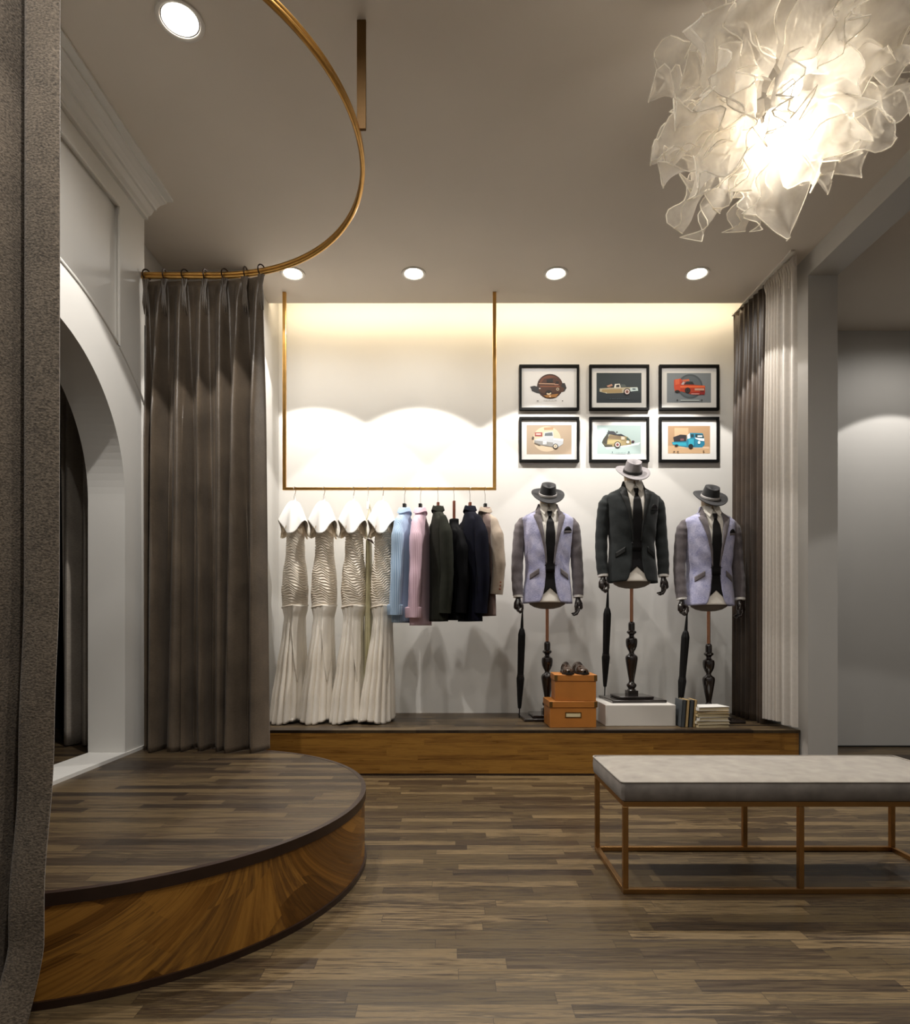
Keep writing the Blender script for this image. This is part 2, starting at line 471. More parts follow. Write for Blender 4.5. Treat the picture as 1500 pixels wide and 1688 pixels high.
# slim bead around the sunk panel
bead = [(XW, PY1, z / 20 * (PZT - arch_out(PY1)) + arch_out(PY1)) for z in range(21)] + [(XW, PY1 - (PY1 - PY0) * k / 20, PZT) for k in range(1, 21)]
bead += [(XW, PY0, PZT - (PZT - arch_out(PY0)) * k / 10) for k in range(1, 11)]
bead += [(XW, PY0 + (PY1 - PY0) * k / 60, arch_out(PY0 + (PY1 - PY0) * k / 60)) for k in range(1, 60)]
S('trim_panel', MB().tube(bead, 0.009, n=8, closed=True), M['wall'], smooth=True)
ex = [(XW, PY1 + (Y1 - PY1) * k / 20, arch_out(PY1 + (Y1 - PY1) * k / 20)) for k in range(21)]
S('trim_arch', MB().tube(ex, 0.007, n=8), M['wall'], smooth=True)
# crown moulding
prof = [(0, -0.115), (0.022, -0.115), (0.022, -0.098), (0.04, -0.09), (0.052, -0.072), (0.056, -0.062), (0.07, -0.062), (0.075, -0.05), (0.095, -0.035), (0.12, -0.026), (0.13, -0.024), (0.13, -0.014), (0.17, -0.012), (0.17, 0), (0, 0)]
S('trim_crown', MB().prism(prof, lambda u, v, w: (XW + u, Y0 + (Y1 - Y0) * w, CEIL + v)), M['wall'])
S('trim_base', MB().b2(XW, XW + 0.008, 1.7, Y1, PLAT, PLAT + 0.018), M['wall'])
# dark space behind the arch
nb = MB()
nb.b2(-3.4, XB, 0.8, 4.35, 0.0, 0.318)
S('floor_alcove', nb, M['plat'])
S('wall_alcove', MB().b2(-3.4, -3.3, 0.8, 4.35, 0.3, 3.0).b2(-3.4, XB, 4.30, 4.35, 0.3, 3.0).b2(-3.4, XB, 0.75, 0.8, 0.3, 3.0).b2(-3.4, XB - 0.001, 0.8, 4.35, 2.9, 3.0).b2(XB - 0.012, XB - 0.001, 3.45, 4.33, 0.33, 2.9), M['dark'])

# ================================================================== ring platform on the left
PXC, PYC, PR = -1.36, 2.62, 1.0
def uring(R, n=72, x_w=XW + 0.001):
    pts = [(x_w, PYC + R)]
    for i in range(n + 1):
        t = pi / 2 - pi * i / n
        pts.append((PXC + R * cos(t), PYC + R * sin(t)))
    pts.append((x_w, PYC - R))
    return pts
stage = new_empty('curved_platform', (0, 0, 0), 'low rounded wooden stage with dark edge band under the arch', 'platform')
R0 = PR
MB().prism(uring(R0 - 0.012), lambda u, v, w: (u, v, PLAT - 0.02 + 0.02 * w)).build('platform_top', M['plat'], stage, smooth=False)
# side panel veneer, floor board reflection painted in as a fan; uv from arc length and drop
pts = uring(R0 - 0.006)
side = MB(); side.uv = []
arc = [0]
for p, q in zip(pts, pts[1:]): arc.append(arc[-1] + math.dist(p, q))
mid_s = arc[-1] * 0.675
NV = 12
vs = []
for j in range(NV + 1):
    z = 0.018 + (PLAT - 0.05) * j / NV
    d = (PLAT - z) / PLAT
    for i, p in enumerate(pts):
        vs.append((p[0], p[1], z)); c = (arc[i] - mid_s)
        side.uv.append((c / (1 + 2.6 * d ** 1.7) * 1.0 + 5, z + 0.1 * sin(c * 9)))
n_ = len(pts)
fs = [(j * n_ + i, j * n_ + i + 1, (j + 1) * n_ + i + 1, (j + 1) * n_ + i) for j in range(NV) for i in range(n_ - 1)]
side.add(vs, fs)
side.build('side_panel', M['veneer'], stage, weld=False)
def band(R, z0, z1, th):
    o, i_ = uring(R), uring(R - th)
    mb = MB()
    n = len(o)
    v = [(x, y, z0) for x, y in o] + [(x, y, z1) for x, y in o] + [(x, y, z0) for x, y in i_] + [(x, y, z1) for x, y in i_]
    f = []
    for k in range(n - 1):
        f += [(k, k + 1, n + k + 1, n + k), (2 * n + k, 3 * n + k, 3 * n + k + 1, 2 * n + k + 1), (n + k, n + k + 1, 3 * n + k + 1, 3 * n + k), (k, 2 * n + k, 2 * n + k + 1, k + 1)]
    return mb.add(v, f)
band(R0, PLAT - 0.034, PLAT + 0.001, 0.02).build('edge_band', M['edge'], stage)
band(R0 + 0.002, 0.0, 0.022, 0.02).build('base_band', M['edge'], stage)

# ================================================================== display platform along the back wall
pl = new_empty('display_platform', (0.5, 4.253, 0), 'long straight wooden display platform along the back wall', 'platform')
MB().b2(-1.90, 1.915, 0.0, YB - 4.254, PLAT - 0.02, PLAT).build('platform_top', M['plat'], pl, smooth=False)
MB().b2(-1.90, 1.87, 0.0, 0.02, 0.012, PLAT - 0.021).build('front_panel', M['veneer2'], pl, smooth=False)
MB().b2(1.87, 1.905, 0.0, 0.03, 0.0, PLAT - 0.021).build('end_post', M['veneer2'], pl, smooth=False)
MB().b2(-1.90, 1.87, 0.003, 0.02, 0.0, 0.0115).build('base_strip', M['edge'], pl, smooth=False)

# ================================================================== downlights
def downlight(x, y, label, w=SPOT_W, big=1.0, blend=0.07, ang=92, power=True, spill=None):
    t = new_empty('recessed_downlight', (x, y, CEIL), label, 'ceiling light', 'recessed downlights')
    r = 0.066 * big
    MB().lathe([(r, 0.012), (r + 0.004, -0.004), (r + 0.014, -0.008), (r + 0.021, -0.006), (r + 0.022, 0.0)], n=40).build('trim_ring', M['housing'], t)
    MB().lathe([(0.0001, -0.003), (r * 0.9, -0.003), (r + 0.003, 0.003)], n=40).build('diffuser', M['lens'], t)
    if power:
        ld = bpy.data.lights.new('downlight_beam', 'SPOT')
        ld.energy = w; ld.color = SPOT_COL; ld.spot_size = radians(ang); ld.spot_blend = blend
        ld.shadow_soft_size = 0.018
        lo = bpy.data.objects.new('downlight_beam', ld); COL.objects.link(lo)
        lo.parent = t; lo.location = (0, 0, -0.03)
        l2 = bpy.data.lights.new('downlight_spill', 'SPOT')
        l2.energy = SPILL_W if spill is None else spill; l2.color = SPOT_COL; l2.spot_size = radians(166); l2.spot_blend = 0.6
        l2.shadow_soft_size = 0.05
        l3 = bpy.data.objects.new('downlight_spill', l2); COL.objects.link(l3)
        l3.parent = t; l3.location = (0, 0, -0.03)
downlight(-1.11, 4.397, 'recessed ceiling downlight partly behind the curved brass rail')
downlight(-0.25, 4.397, 'recessed ceiling downlight above the middle of the hanging clothes rack')
downlight(0.759, 4.397, 'recessed ceiling downlight above the top left car picture')
downlight(1.763, 4.397, 'recessed ceiling downlight nearest the brown curtain at right')
downlight(-1.11, 2.555, 'recessed ceiling downlight in the upper left, beside the crown moulding', big=1.12)
# added unseen downlights near the camera, put in as front fill
downlight(-0.25, 1.85, 'added unseen fill downlight above the open floor between stage and bench', w=SPOT_W * 0.22, spill=30)
downlight(-0.25, 0.713, 'added unseen fill downlight above the open floor near the camera', w=SPOT_W * 0.35, spill=50)
downlight(1.763, 0.713, 'added unseen fill downlight in front of the bench', w=SPOT_W * 0.3, spill=50)
downlight(-1.11, 0.713, 'added unseen fill downlight in front of the foreground drape', w=SPOT_W * 0.3, spill=16)
downlight(3.75, 4.55, 'recessed ceiling downlight in the next room', w=SPOT_W * 0.75)
downlight(3.2, 2.4, 'recessed ceiling downlight in the next room, nearer the opening', w=SPOT_W * 0.5)
# cove strip above the back wall
led = MB().b2(-1.38, 2.40, 4.81, 4.825, CEIL + 0.055, CEIL + 0.065).build('cove_light_strip', M['led'], smooth=False)
tag(led, 'warm light strip hidden in the ceiling slot over the back wall', 'light strip')
ad = bpy.data.lights.new('cove_glow', 'AREA'); ad.shape = 'RECTANGLE'; ad.size = 3.78; ad.size_y = 0.03
ad.energy = COVE_W; ad.color = (1.0, 0.83, 0.58)
ao = bpy.data.objects.new('cove_glow', ad); COL.objects.link(ao); ao.parent = led
ao.location = (0.51, 4.835, CEIL + 0.10); ao.rotation_euler = (radians(62), 0, 0)
# ================================================================== curved curtain rail
RZ = 3.06
rail = new_empty('curtain_rail', (PXC, PYC, RZ), 'curved brass ceiling curtain rail that sweeps around the stage', 'curtain rail')
rp = [(x - PXC, y - PYC, 0) for x, y in uring(0.985)]
MB().tube([(x, y, 0.0) for x, y, z in rp], 0.011, n=14).tube([(x, y, 0.018) for x, y, z in rp], 0.010, n=14).build('track', M['brass'], rail)
# flat hanger strap lying along the ceiling side of the rail
MB().box((0.999, -0.063, (CEIL - RZ) / 2 + 0.008), (0.038, 0.014, CEIL - RZ - 0.018)).build('ceiling_rod', M['rod'], rail, bevel=0.003)

# ================================================================== curtains
def curtain_mesh(path, zt, zb, nf, amp, seed=1, nz=60, per=14, pinch=0.0, topamp=None, flare=0.0, drift=0.0, ripple=0.35):
    """cloth hung along a plan path, folded sideways; amp(z-fraction) in metres"""
    rnd = random.Random(seed)
    ph = [rnd.uniform(-0.5, 0.5) for _ in range(nf * 2 + 6)]
    am = [rnd.uniform(0.65, 1.3) for _ in range(nf * 2 + 6)]
    seg = [0]
    for p, q in zip(path, path[1:]): seg.append(seg[-1] + math.dist(p, q))
    L = seg[-1]
    def pos(s):
        s = min(max(s, 0), 1) * L
        for i in range(len(path) - 1):
            if s <= seg[i + 1] + 1e-9:
                t = (s - seg[i]) / (seg[i + 1] - seg[i]); p, q = path[i], path[i + 1]
                d = ((q[0] - p[0]) / (seg[i + 1] - seg[i]), (q[1] - p[1]) / (seg[i + 1] - seg[i]))
                return p[0] + (q[0] - p[0]) * t, p[1] + (q[1] - p[1]) * t, d
        return path[-1][0], path[-1][1], d
    def fn(u, v):
        x, y, d = pos(u)
        nx, ny = -d[1], d[0]
        k = u * nf
        i = int(k)
        w = am[i] * (1 - (k - i)) + am[i + 1] * (k - i)
        low = v                                    # 0 top, 1 bottom
        a = amp * (0.35 + 0.65 * min(1, low * 3.5)) * w if topamp is None else topamp + (amp * w - topamp) * min(1, low * 2.5)
        th = 2 * pi * k + (ph[i] * (1 - (k - i)) + ph[i + 1] * (k - i)) * min(1, low * 3) * 2.2 + drift * low * sin(k * 1.7)
        o = a * sin(th) + ripple * a * sin(2 * th + 1.3 + low * 2 * ph[i % 3]) * (0.25 + 0.75 * low)
        if pinch:
            # header: flat between pinched pleats which stand forward
            fr = abs((k % 1) - 0.5) * 2
            pp = max(0, 1 - (1 - fr) * 7)
            h = max(0, 1 - low / 0.05)
            o = o * (1 - h * 0.8) - pinch * pp * h
        tang = 0.5 * a * cos(th * 1.0) * low
        f = 1 + flare * low
        z = zt + (zb - zt) * v
        return (x + nx * o * f + d[0] * tang, y + ny * o * f + d[1] * tang, z)
    m = MB(); m.grid(fn, nf * per, nz)
    return m

def hook(parent, p, r=0.024, yaw=0.0, m='hook'):
    pts = [(p[0] + r * sin(a) * cos(yaw), p[1] + r * sin(a) * sin(yaw), p[2] + r * 0.9 + r * cos(a) * 1.3) for a in [pi * 2 * k / 20 for k in range(20)]]
    return MB().tube(pts, 0.0042, n=6, closed=True).tube([(p[0], p[1], p[2] - 0.01), (p[0], p[1], p[2] - 0.055)], 0.004, n=6).build('hook', M[m], parent)

# back drape, x 235..440
yb = PYC + 0.985
mc = new_empty('drape', (XW + 0.02, yb, PLAT), 'tall taupe velvet drape hanging from brass rings at the end of the curved rail', 'curtain')
pth = [(0.0, 0.0), (0.35, 0.0), (0.52, -0.012), (0.70, -0.05)]
m_ = curtain_mesh(pth, RZ - 0.025 - PLAT, 0.004, 6, 0.055, seed=8, nz=90, per=30, pinch=0.035, flare=0.1, drift=0.9, ripple=0.8)
m_.build('drape_cloth', M['curt'], mc, solid=0.004, weld=False)
for k, u in enumerate((0.015, 1/6, 2/6, 3/6, 4/6, 5/6, 0.985)):
    if k == 5: u = 0.845
    L_ = 0.705 * u
    x = L_; y = 0.0 if x < 0.35 else -(x - 0.35) ** 2 * 0.42
    if k in (0, 1, 2, 3, 4, 5, 6):
        hook(mc, (x, y - 0.004, RZ - PLAT - 0.012), yaw=radians(80 if k % 2 else 50))
        # pinch pleat fingers
        pm = MB()
        for s_ in (-1, 0, 1):
            pm.tube([(x + s_ * 0.012, y - 0.012, RZ - PLAT - 0.022), (x + s_ * 0.006, y - 0.020, RZ - PLAT - 0.085), (x + s_ * 0.010, y - 0.018, RZ - PLAT - 0.16), (x + s_ * 0.012, y - 0.004, RZ - PLAT - 0.22)], [0.009, 0.006, 0.008, 0.002], n=8)
        pm.build('pinch_pleat', M['curt'], mc)

# front drape at the near left edge
fc = new_empty('drape', (XW, 1.60, 0), 'coarse grey-brown woven drape in the near foreground at the left edge', 'curtain')
def fpath(u):
    return (-0.02 + 0.80 * u, -0.0)
def ffn(u, v):
    z = RZ - 0.03 + (0.03 - RZ + 0.03) * v
    x = 0.02 + 0.822 * u
    k = u
    # one broad fold forward at the right side, deep valley, then a rounded fold
    o = 0.0
    o += -0.030 * math.exp(-((u - 0.945) / 0.10) ** 2)
    o += 0.085 * math.exp(-((u - 0.868) / 0.018) ** 2)
    o += -0.05 * math.exp(-((u - 0.825) / 0.035) ** 2)
    o += 0.04 * sin(u * 34)* (1 if u < 0.6 else 0)
    low = max(0, (v - 0.62) / 0.38)
    x -= 0.055 * low ** 1.4 * (0.4 + 0.6 * u)
    # hem bunches on the floor and kicks out
    kick = max(0, (v - 0.93) / 0.07)
    x += 0.03 * kick * sin(u * 17 + 1)
    o += -0.05 * kick * (0.6 + 0.6 * sin(u * 23)) + 0.01 * sin(v * 40 + u * 8) * low
    return (x, -0.075 + o * (0.7 + 0.3 * v), max(z, 0.006))
MB().grid(ffn, 260, 110).build('drape_cloth', M['curtn'], fc, solid=0.006, weld=False)
for u in (0.1, 0.3, 0.5, 0.7, 0.92):
    hook(fc, (0.02 + 0.822 * u, 0.035, RZ - 0.012), yaw=radians(70))

# dark alcove curtain behind the arch
ac = curtain_mesh([(-2.33, 3.70), (-2.03, 3.70)], 2.82, 0.325, 3, 0.05, seed=9, per=16, nz=30).build('drape', M['alc'], solid=0.003, weld=False)
tag(ac, 'grey drape in the dark space behind the arch', 'curtain')

# right side: brown velvet, then white sheer, both hung from the ceiling
rt = new_empty('ceiling_track', (2.29, 4.55, CEIL), 'slim curtain track on the ceiling above the brown and white curtains', 'curtain rail')
MB().box((0, 0, -0.006), (0.03, 0.86, 0.011)).build('track', M['housing'], rt)
bc = curtain_mesh([(2.285, 4.97), (2.31, 4.51)], CEIL - 0.014, PLAT + 0.006, 7, 0.027, seed=5, per=16, nz=60, drift=0.4).build('drape', M['curtb'], solid=0.004, weld=False)
tag(bc, 'dark brown velvet drape hanging in the back right corner', 'curtain')
sc_ = new_empty('sheer_curtain', (2.30, 4.30, PLAT), 'white sheer curtain with gathered heading beside the right pillar', 'curtain')
curtain_mesh([(0.0, 0.185), (0.01, 0.02)], CEIL - 0.014 - PLAT, 0.05, 5, 0.026, seed=11, per=14, nz=50, topamp=0.014).build('gathered_panel', M['sheer'], sc_, weld=False)
curtain_mesh([(0.01, 0.02), (0.035, -0.145)], CEIL - 0.014 - PLAT, 0.035, 2, 0.016, seed=12, per=24, nz=50, topamp=0.02).build('flat_panel', M['sheer'], sc_, weld=False)
gh = MB()
for k in range(13):
    y = 0.18 - k * 0.026
    gh.tube([(0.002 + 0.0022 * k, y, CEIL - PLAT - 0.016), (-0.012 + 0.0022 * k, y, CEIL - PLAT - 0.045), (0.002 + 0.0022 * k, y - 0.006, CEIL - PLAT - 0.10), (-0.004 + 0.0022 * k, y, CEIL - PLAT - 0.2)], [0.011, 0.008, 0.012, 0.003], n=8)
gh.build('gathered_heading', M['sheer'], sc_)

# ================================================================== hanging rack
RY, RBZ = 4.645, 2.055
rx0, rx1 = -1.234, 0.342
rack = new_empty('hanging_rail', (0, RY, 0), 'square brass clothes rack hanging from the ceiling on two rods', 'clothes rack')
for x in (rx0, rx1):
    MB().box((x, 0, (RBZ + CEIL) / 2 + 0.004), (0.026, 0.022, CEIL - RBZ - 0.010)).build('rod', M['brass'], rack, bevel=0.002)
MB().box(((rx0 + rx1) / 2, 0, RBZ), (rx1 - rx0 + 0.026, 0.022, 0.020)).build('bar', M['brass'], rack, bevel=0.002)

def hookpts(x0, z0, H, r=0.016):
    """wire hook going over the bar: bottom at z0, bar centre at H"""
    p = [(x0, 0, z0), (x0, 0, H - 0.035)]
    p += [(x0, 0.020 * sin(a) , H + 0.0 - 0.020 * cos(a) ) for a in [-0.4 * pi + -k * pi / 8 for k in range(0, 9)]]
    return p
def wire_hook(parent, top, z0, m, r=0.0022, yaw=0.0):
    """top: bar centre height in local z"""
    R = 0.0165
    pts = [(0, 0, z0), (0, 0, top - 0.042), (0, 0.008, top - 0.032), (0, R * 0.95, top - 0.008)]
    pts += [(0, R * cos(a), top + R * sin(a)) for a in [k * pi / 8 for k in range(0, 9)]]
    pts += [(0, -R, top - 0.010)]
    return MB().tube(pts, r, n=6).build('hook', m, parent)

# ---- ruched mermaid dresses
DT = [  # z, a, b, cx
 (0.00, .118, .195, -.046), (0.15, .108, .180, -.038), (0.40, .090, .150, -.022), (0.68, .068, .120, -.004), (0.78, .064, .110, .002),
 (0.84, .078, .120, .003), (0.88, .084, .125, .003), (0.98, .088, .125, .003), (1.10, .082, .115, .004), (1.25, .062, .092, .006), (1.38, .060, .085, .006),
 (1.50, .058, .080, .002), (1.56, .052, .070, .0), (1.61, .030, .045, .0)]
def make_dress(i, x, label, lean, ruche):
    t = new_empty('evening_dress', (x, RY, PLAT), label, 'dress', 'ivory mermaid dresses on the rack', rz=radians(-14))
    rnd = random.Random(40 + i)
    ph = rnd.uniform(0, 6)
    def body(u, v):
        z = 0.85 + (1.60 - 0.85) * v
        a, b, cx = interp(DT, z)
        th = 2 * pi * u
        # ruching: many shallow tucks sweeping round the body
        env = min(1, v * 8) * min(1, (1 - v) * 5)
        s_ = (z + 0.024 * sin(th * 1.0 + 0.8 + i) + 0.012 * sin(3 * th + ph) + 0.006 * sin(7 * th + z * 40)) * 2 * pi / 0.019
        rr = 0.0028 * env * ruche(z, th) * (sin(s_) + 0.4 * sin(2.1 * s_ + th * 3))
        k = 1 + rr / a
        return (cx + a * k * cos(th) + lean * (z - 0.9) * 0, b * k * sin(th), z)
    MB().grid(body, 96, 240, cu=True).build('ruched_bodice', M['ivory2'], t)
    n1 = rnd.choice([13, 14, 15])
    def skirt(u, v):
        z = 0.008 + (0.865 - 0.008) * (1 - v)
        a, b, cx = interp(DT, z)
        th = 2 * pi * u
        g = min(1, v * 1.6)
        s = abs(sin(n1 * th / 2 + ph + 0.5 * sin(2 * th + ph))) ** 0.8
        k = 1 + (0.05 + 0.15 * g) * (s - 0.55) + 0.012 * sin(37 * th) * (1 - g) + 0.02 * sin(5 * th + ph) * g
        zz = z + (0.012 * sin(3 * th + ph) + 0.006 if v > 0.97 else 0)
        # the front seam dips to a point at the left, like a wrapped overlay
        return (cx + a * k * cos(th), b * k * sin(th), max(zz, 0.003))
    MB().grid(skirt, 220, 60, cu=True).build('pleated_skirt', M['ivory'], t, solid=0.002, weld=False)
    # wrapped overlay panel falling to a point on the right of the front
    def wrap(u, v):
        th = radians(-62 + 74 * u)
        zb_ = 0.30 + 0.52 * (abs(u - 0.45) / 0.55) ** 1.1
        z = 0.87 + (zb_ - 0.87) * v
        a, b, cx = interp(DT, z)
        k = 1.09 + 0.035 * sin(7 * u * pi) * v
        return (cx + a * k * cos(th), b * k * sin(th), z)
    MB().grid(wrap, 50, 40).build('overlay_drape', M['ivory'], t, solid=0.002)
    sm = []
    for k in range(48):
        th = 2 * pi * k / 48
        a, b, cx = interp(DT, 0.862)
        sm.append((cx + a * 1.05 * cos(th), b * 1.05 * sin(th), 0.862 + 0.014 * cos(th)))
    MB().tube(sm, 0.004, n=8, closed=True).build('hip_seam', M['ivory2'], t)
    # cape collar over the shoulders, scalloped in three lobes
    def cape(u, v):
        th = 2 * pi * u
        r = 0.024 + 0.076 * v ** 0.75
        lobes = 0.5 + 0.5 * cos(3 * (th - radians(287)))
        drop = (0.15 + 0.11 * lobes ** 0.8) * v ** 1.15
        k = 1 + 0.16 * v * cos(6 * th + 0.9) * (0.4 + 0.6 * lobes)
        return (r * k * cos(th) * 1.04 - 0.004, r * k * sin(th) * 1.35, 1.648 - drop)
    MB().grid(cape, 96, 30, cu=True).build('cape_collar', M['cape'], t, solid=0.003, weld=False)
    def lace(u, v):
        th = 2 * pi * u
        r = 0.030 + 0.058 * v ** 0.7
        k = 1 + 0.06 * v * sin(14 * th)
        side = abs(cos(th - radians(20)))
        return (r * k * cos(th) * 1.02 - 0.004, r * k * sin(th) * 1.3, 1.60 - (0.12 + 0.11 * side) * v)
    MB().grid(lace, 96, 16, cu=True).build('lace_sleeve', M['lace'], t, weld=False)
    return t
xs = [-1.157, -0.938, -0.715, -0.496]
names = ['first ivory mermaid dress on the rack, closest to the taupe drape',
         'second ivory mermaid dress from the taupe drape, between two others like it',
         'third ivory mermaid dress, just left of the pale olive slip dress',
         'ivory mermaid dress nearest the blue shirt, last of the four']
rfs = [lambda z, th: 0.45 + 0.55 * (z < 1.02), lambda z, th: 0.6 + 0.6 * (cos(th - radians(250)) > 0.2), lambda z, th: 1.15, lambda z, th: 1.3]
def white_hanger(x, y, topz, w, label, group, m, rz=0.0, span=0.15):
    t = new_empty('coat_hanger', (x, y, topz), label, 'hanger', group, rz=rz)
    h = RBZ - topz
    wire_hook(t, h, 0.0, M['steel'])
    MB().tube([(0, -span, -0.075), (0, -span * 0.55, -0.042), (0, 0, -0.012), (0, span * 0.55, -0.042), (0, span, -0.075)], [0.006, 0.008, 0.010, 0.008, 0.006], n=10, flat=1.0).tube([(0, 0, -0.02), (0, 0, 0.018)], [0.009, 0.006], n=10).build('shoulder_bar', m, t)
    return t
for i, (x, nm) in enumerate(zip(xs, names)):
    make_dress(i, x, nm, 0, rfs[i])
    white_hanger(x, RY, 1.985, 0.1, ['white hanger holding the leftmost ivory dress', 'white hanger holding the second ivory dress from the left', 'white hanger holding the ivory dress left of the olive slip dress', 'white hanger holding the ivory dress beside the blue shirt'][i], 'white hangers of the ivory dresses', M['cape'], rz=radians(-14), span=0.035)

# pale olive slip dress tucked between the third and fourth
gd = new_empty('slip_dress', (-0.607, RY + 0.05, PLAT), 'pale olive satin slip dress squeezed between the third and fourth ivory dresses', 'dress')
def slip(u, v):
    z = 0.14 + 1.22 * (1 - v); th = 2 * pi * u
    a = 0.020 + 0.016 * v; b = 0.075 + 0.045 * v
    k = 1 + 0.10 * sin(7 * th + 3 * v) * v
    return (a * k * cos(th), b * k * sin(th), z)
MB().grid(slip, 90, 50, cu=True).build('slip_body', M['green'], gd, solid=0.002, weld=False)
st = MB()
for s_ in (-1, 1):
    st.tube([(s_ * 0.008, 0.055 * s_, 1.35), (0.016 * s_ , 0.05 * s_, 1.50), (0.010, 0.035 * s_, 1.60), (0.0, 0.0, 1.655)], 0.003, n=6)
st.build('straps', M['green'], gd)
MB().tube([(0.0, -0.10, 1.36), (0.03, -0.10, 1.35), (0.045, -0.08, 1.33)], [0.006, 0.009, 0.004], n=8).build('bow', M['mauve'], gd)
white_hanger(-0.607, RY + 0.001, 1.972, 0.1, 'thin white hanger of the pale olive slip dress', None, M['cape'], span=0.03)

# ---- hanging shirts and jackets
GT = [ # z from shoulder(0) down, half width, half depth
 (-0.86, .225, .052), (-0.60, .205, .048), (-0.35, .195, .048), (-0.17, .20, .048), (-0.09, .185, .042), (-0.045, .12, .036), (0.0, .06, .030), (0.035, .055, .030)]
def garment(name, x, topz, hem, yaw, m, label, cat, group, w=1.0, d=1.0, sleeve=None, collar=True, sleeve_z=0.0, buttons=None, m2=None, slant=0.0, stripe=True):
    t = new_empty(name, (x, RY, topz), label, cat, group, rz=radians(yaw))
    H = topz - hem
    f_ = H / 0.86
    def body(u, v):
        z = -0.86 + (0.86 + 0.035) * v
        a, b = interp(GT, z)
        th = 2 * pi * u
        c, s = cos(th), sin(th)
        e = 0.8
        k = 1 + 0.05 * sin(5 * th + z * 3) * (1 - v)
        yy_ = a * w * math.copysign(abs(s) ** e, s) * k
        return (b * d * math.copysign(abs(c) ** e, c) * k + slant * (-z), yy_, z * f_ if z < 0 else z)
    b_ = MB(); b_.grid(body, 80, 60, cu=True)
    b_.uv = [(math.atan2(p[0], p[1]) , p[2]) for p in b_.v]
    b_.build('garment_body', m2 or m, t, solid=0.002, weld=False)
    for s_ in (-1, 1):
        sw = sleeve or 0.052
        zl = -H * 0.93 + sleeve_z
        x_out = 0.012 if s_ < 0 else -0.012
        P = [(0, s_ * 0.115 * w, -0.040), (x_out, s_ * 0.170 * w, -0.088), (x_out * 2, s_ * 0.212 * w, -0.20), (x_out * 2.4 + slant * H * .4, s_ * 0.245 * w, -0.20 + (zl + 0.20) * 0.5), (x_out * 1.0 + slant * H * .95, s_ * 0.235 * w, zl)]
        # densify
        Q = []
        for i in range(len(P) - 1):
            for k in range(6):
                tt = k / 6
                Q.append(tuple(P[i][j] + (P[i + 1][j] - P[i][j]) * tt for j in range(3)))
        Q.append(P[-1])
        n = len(Q)
        rr = [0.014 + (sw - 0.014) * min(1, i / 12) * (1 - 0.12 * max(0, i - 12) / n) + 0.0013 * sin(i * 1.15 + s_ + x * 30) + 0.0010 * sin(i * 2.9) for i in range(n)]
        sl = MB().tube(Q, rr, n=20, flat=0.8)
        sl.uv = [(math.atan2(p[0] - 0.0, p[1] - s_ * 0.23 * w) * 0.25, p[2]) for p in sl.v]
        so = sl.build('sleeve', m, t, weld=False)
        if name == 'shirt':
            cf = MB().tube([(P[-1][0], P[-1][1], zl + 0.075), (P[-1][0], P[-1][1], zl + 0.068), (P[-1][0], P[-1][1], zl + 0.003), (P[-1][0], P[-1][1], zl - 0.004)], [rr[-1] * 0.9, rr[-1] + 0.007, rr[-1] + 0.006, rr[-1]], n=24, flat=0.8)
            cf.uv = [(math.atan2(p[0], p[1] - s_ * 0.23 * w) * 0.25, p[2]) for p in cf.v]
            cf.build('cuff', m, so, weld=False)
        if buttons and s_ < 0:
            for q in range(3):
                MB().ball((x_out + slant * H * .9 + 0.006 + 0.002 * q, P[-1][1] - sw * 0.98, zl + 0.035 + q * 0.024), (0.008, 0.004, 0.008), 10, 6).build('button', M['hangwood'], so)
    if collar:
        def col2(u, v):
            th = 2 * pi * u
            r1, r2 = 0.036 + 0.012 * v, 0.060 + 0.018 * v
            return (r1 * cos(th), r2 * sin(th), 0.032 - 0.036 * v + 0.012 * cos(th * 2))
        co = MB(); co.grid(col2, 40, 6, cu=True); co.uv = [(math.atan2(p[0], p[1]), p[2]) for p in co.v]
        co.build('collar', m, t, solid=0.004, weld=False)
    return t
def wood_hanger(x, topz, yaw, label, low=0.0, black=False):
    t = new_empty('coat_hanger', (x, RY, topz), label, 'hanger', 'hangers of the shirts and jackets', rz=radians(yaw))
    wire_hook(t, RBZ - topz, 0.03, M['steel'], r=0.0018)
    m = M['blackpl'] if black else M['hangwood']
    hh = 0.03 + low
    MB().box((0, 0, 0.022 + low / 2 - 0.02), (0.019 if not black else 0.022, 0.03, 0.056 + low)).build('neck_block', m, t, bevel=0.003)
    MB().tube([(0, -0.10, -0.105 ), (0, -0.05, -0.060), (0, 0, -0.020), (0, 0.05, -0.060), (0, 0.10, -0.105)], [0.006, 0.008, 0.010, 0.008, 0.006], n=10).build('shoulder_bar', m, t)
garment('shirt', -0.333, 1.872, 1.05, -20, M['blue'], 'light blue pinstripe shirt hanging next to the last ivory dress', 'shirt', 'shirts on the rack', w=0.82, d=1.0, sleeve=0.058)
wood_hanger(-0.333, 1.915, -20, 'black hanger of the light blue shirt', black=True)
garment('shirt', -0.214, 1.872, 1.03, -16, M['pink'], 'pink shirt hanging between the blue shirt and the dark olive blazer', 'shirt', 'shirts on the rack', w=0.82, d=1.0, sleeve=0.058)
wood_hanger(-0.214, 1.915, -16, 'black hanger of the pink shirt', black=True)
garment('blazer', -0.082, 1.885, 1.06, 10, M['olive'], 'dark olive blazer hanging right of the pink shirt', 'jacket', 'jackets on the rack', w=1.0, d=1.1, sleeve=0.058)
wood_hanger(-0.082, 1.925, 10, 'red-brown wooden hanger of the dark olive blazer')
garment('blazer', 0.038, 1.79, 1.07, 10, M['black'], 'black jacket hanging low between the olive and navy blazers', 'jacket', 'jackets on the rack', w=0.9, d=1.1, sleeve=0.05, collar=False)
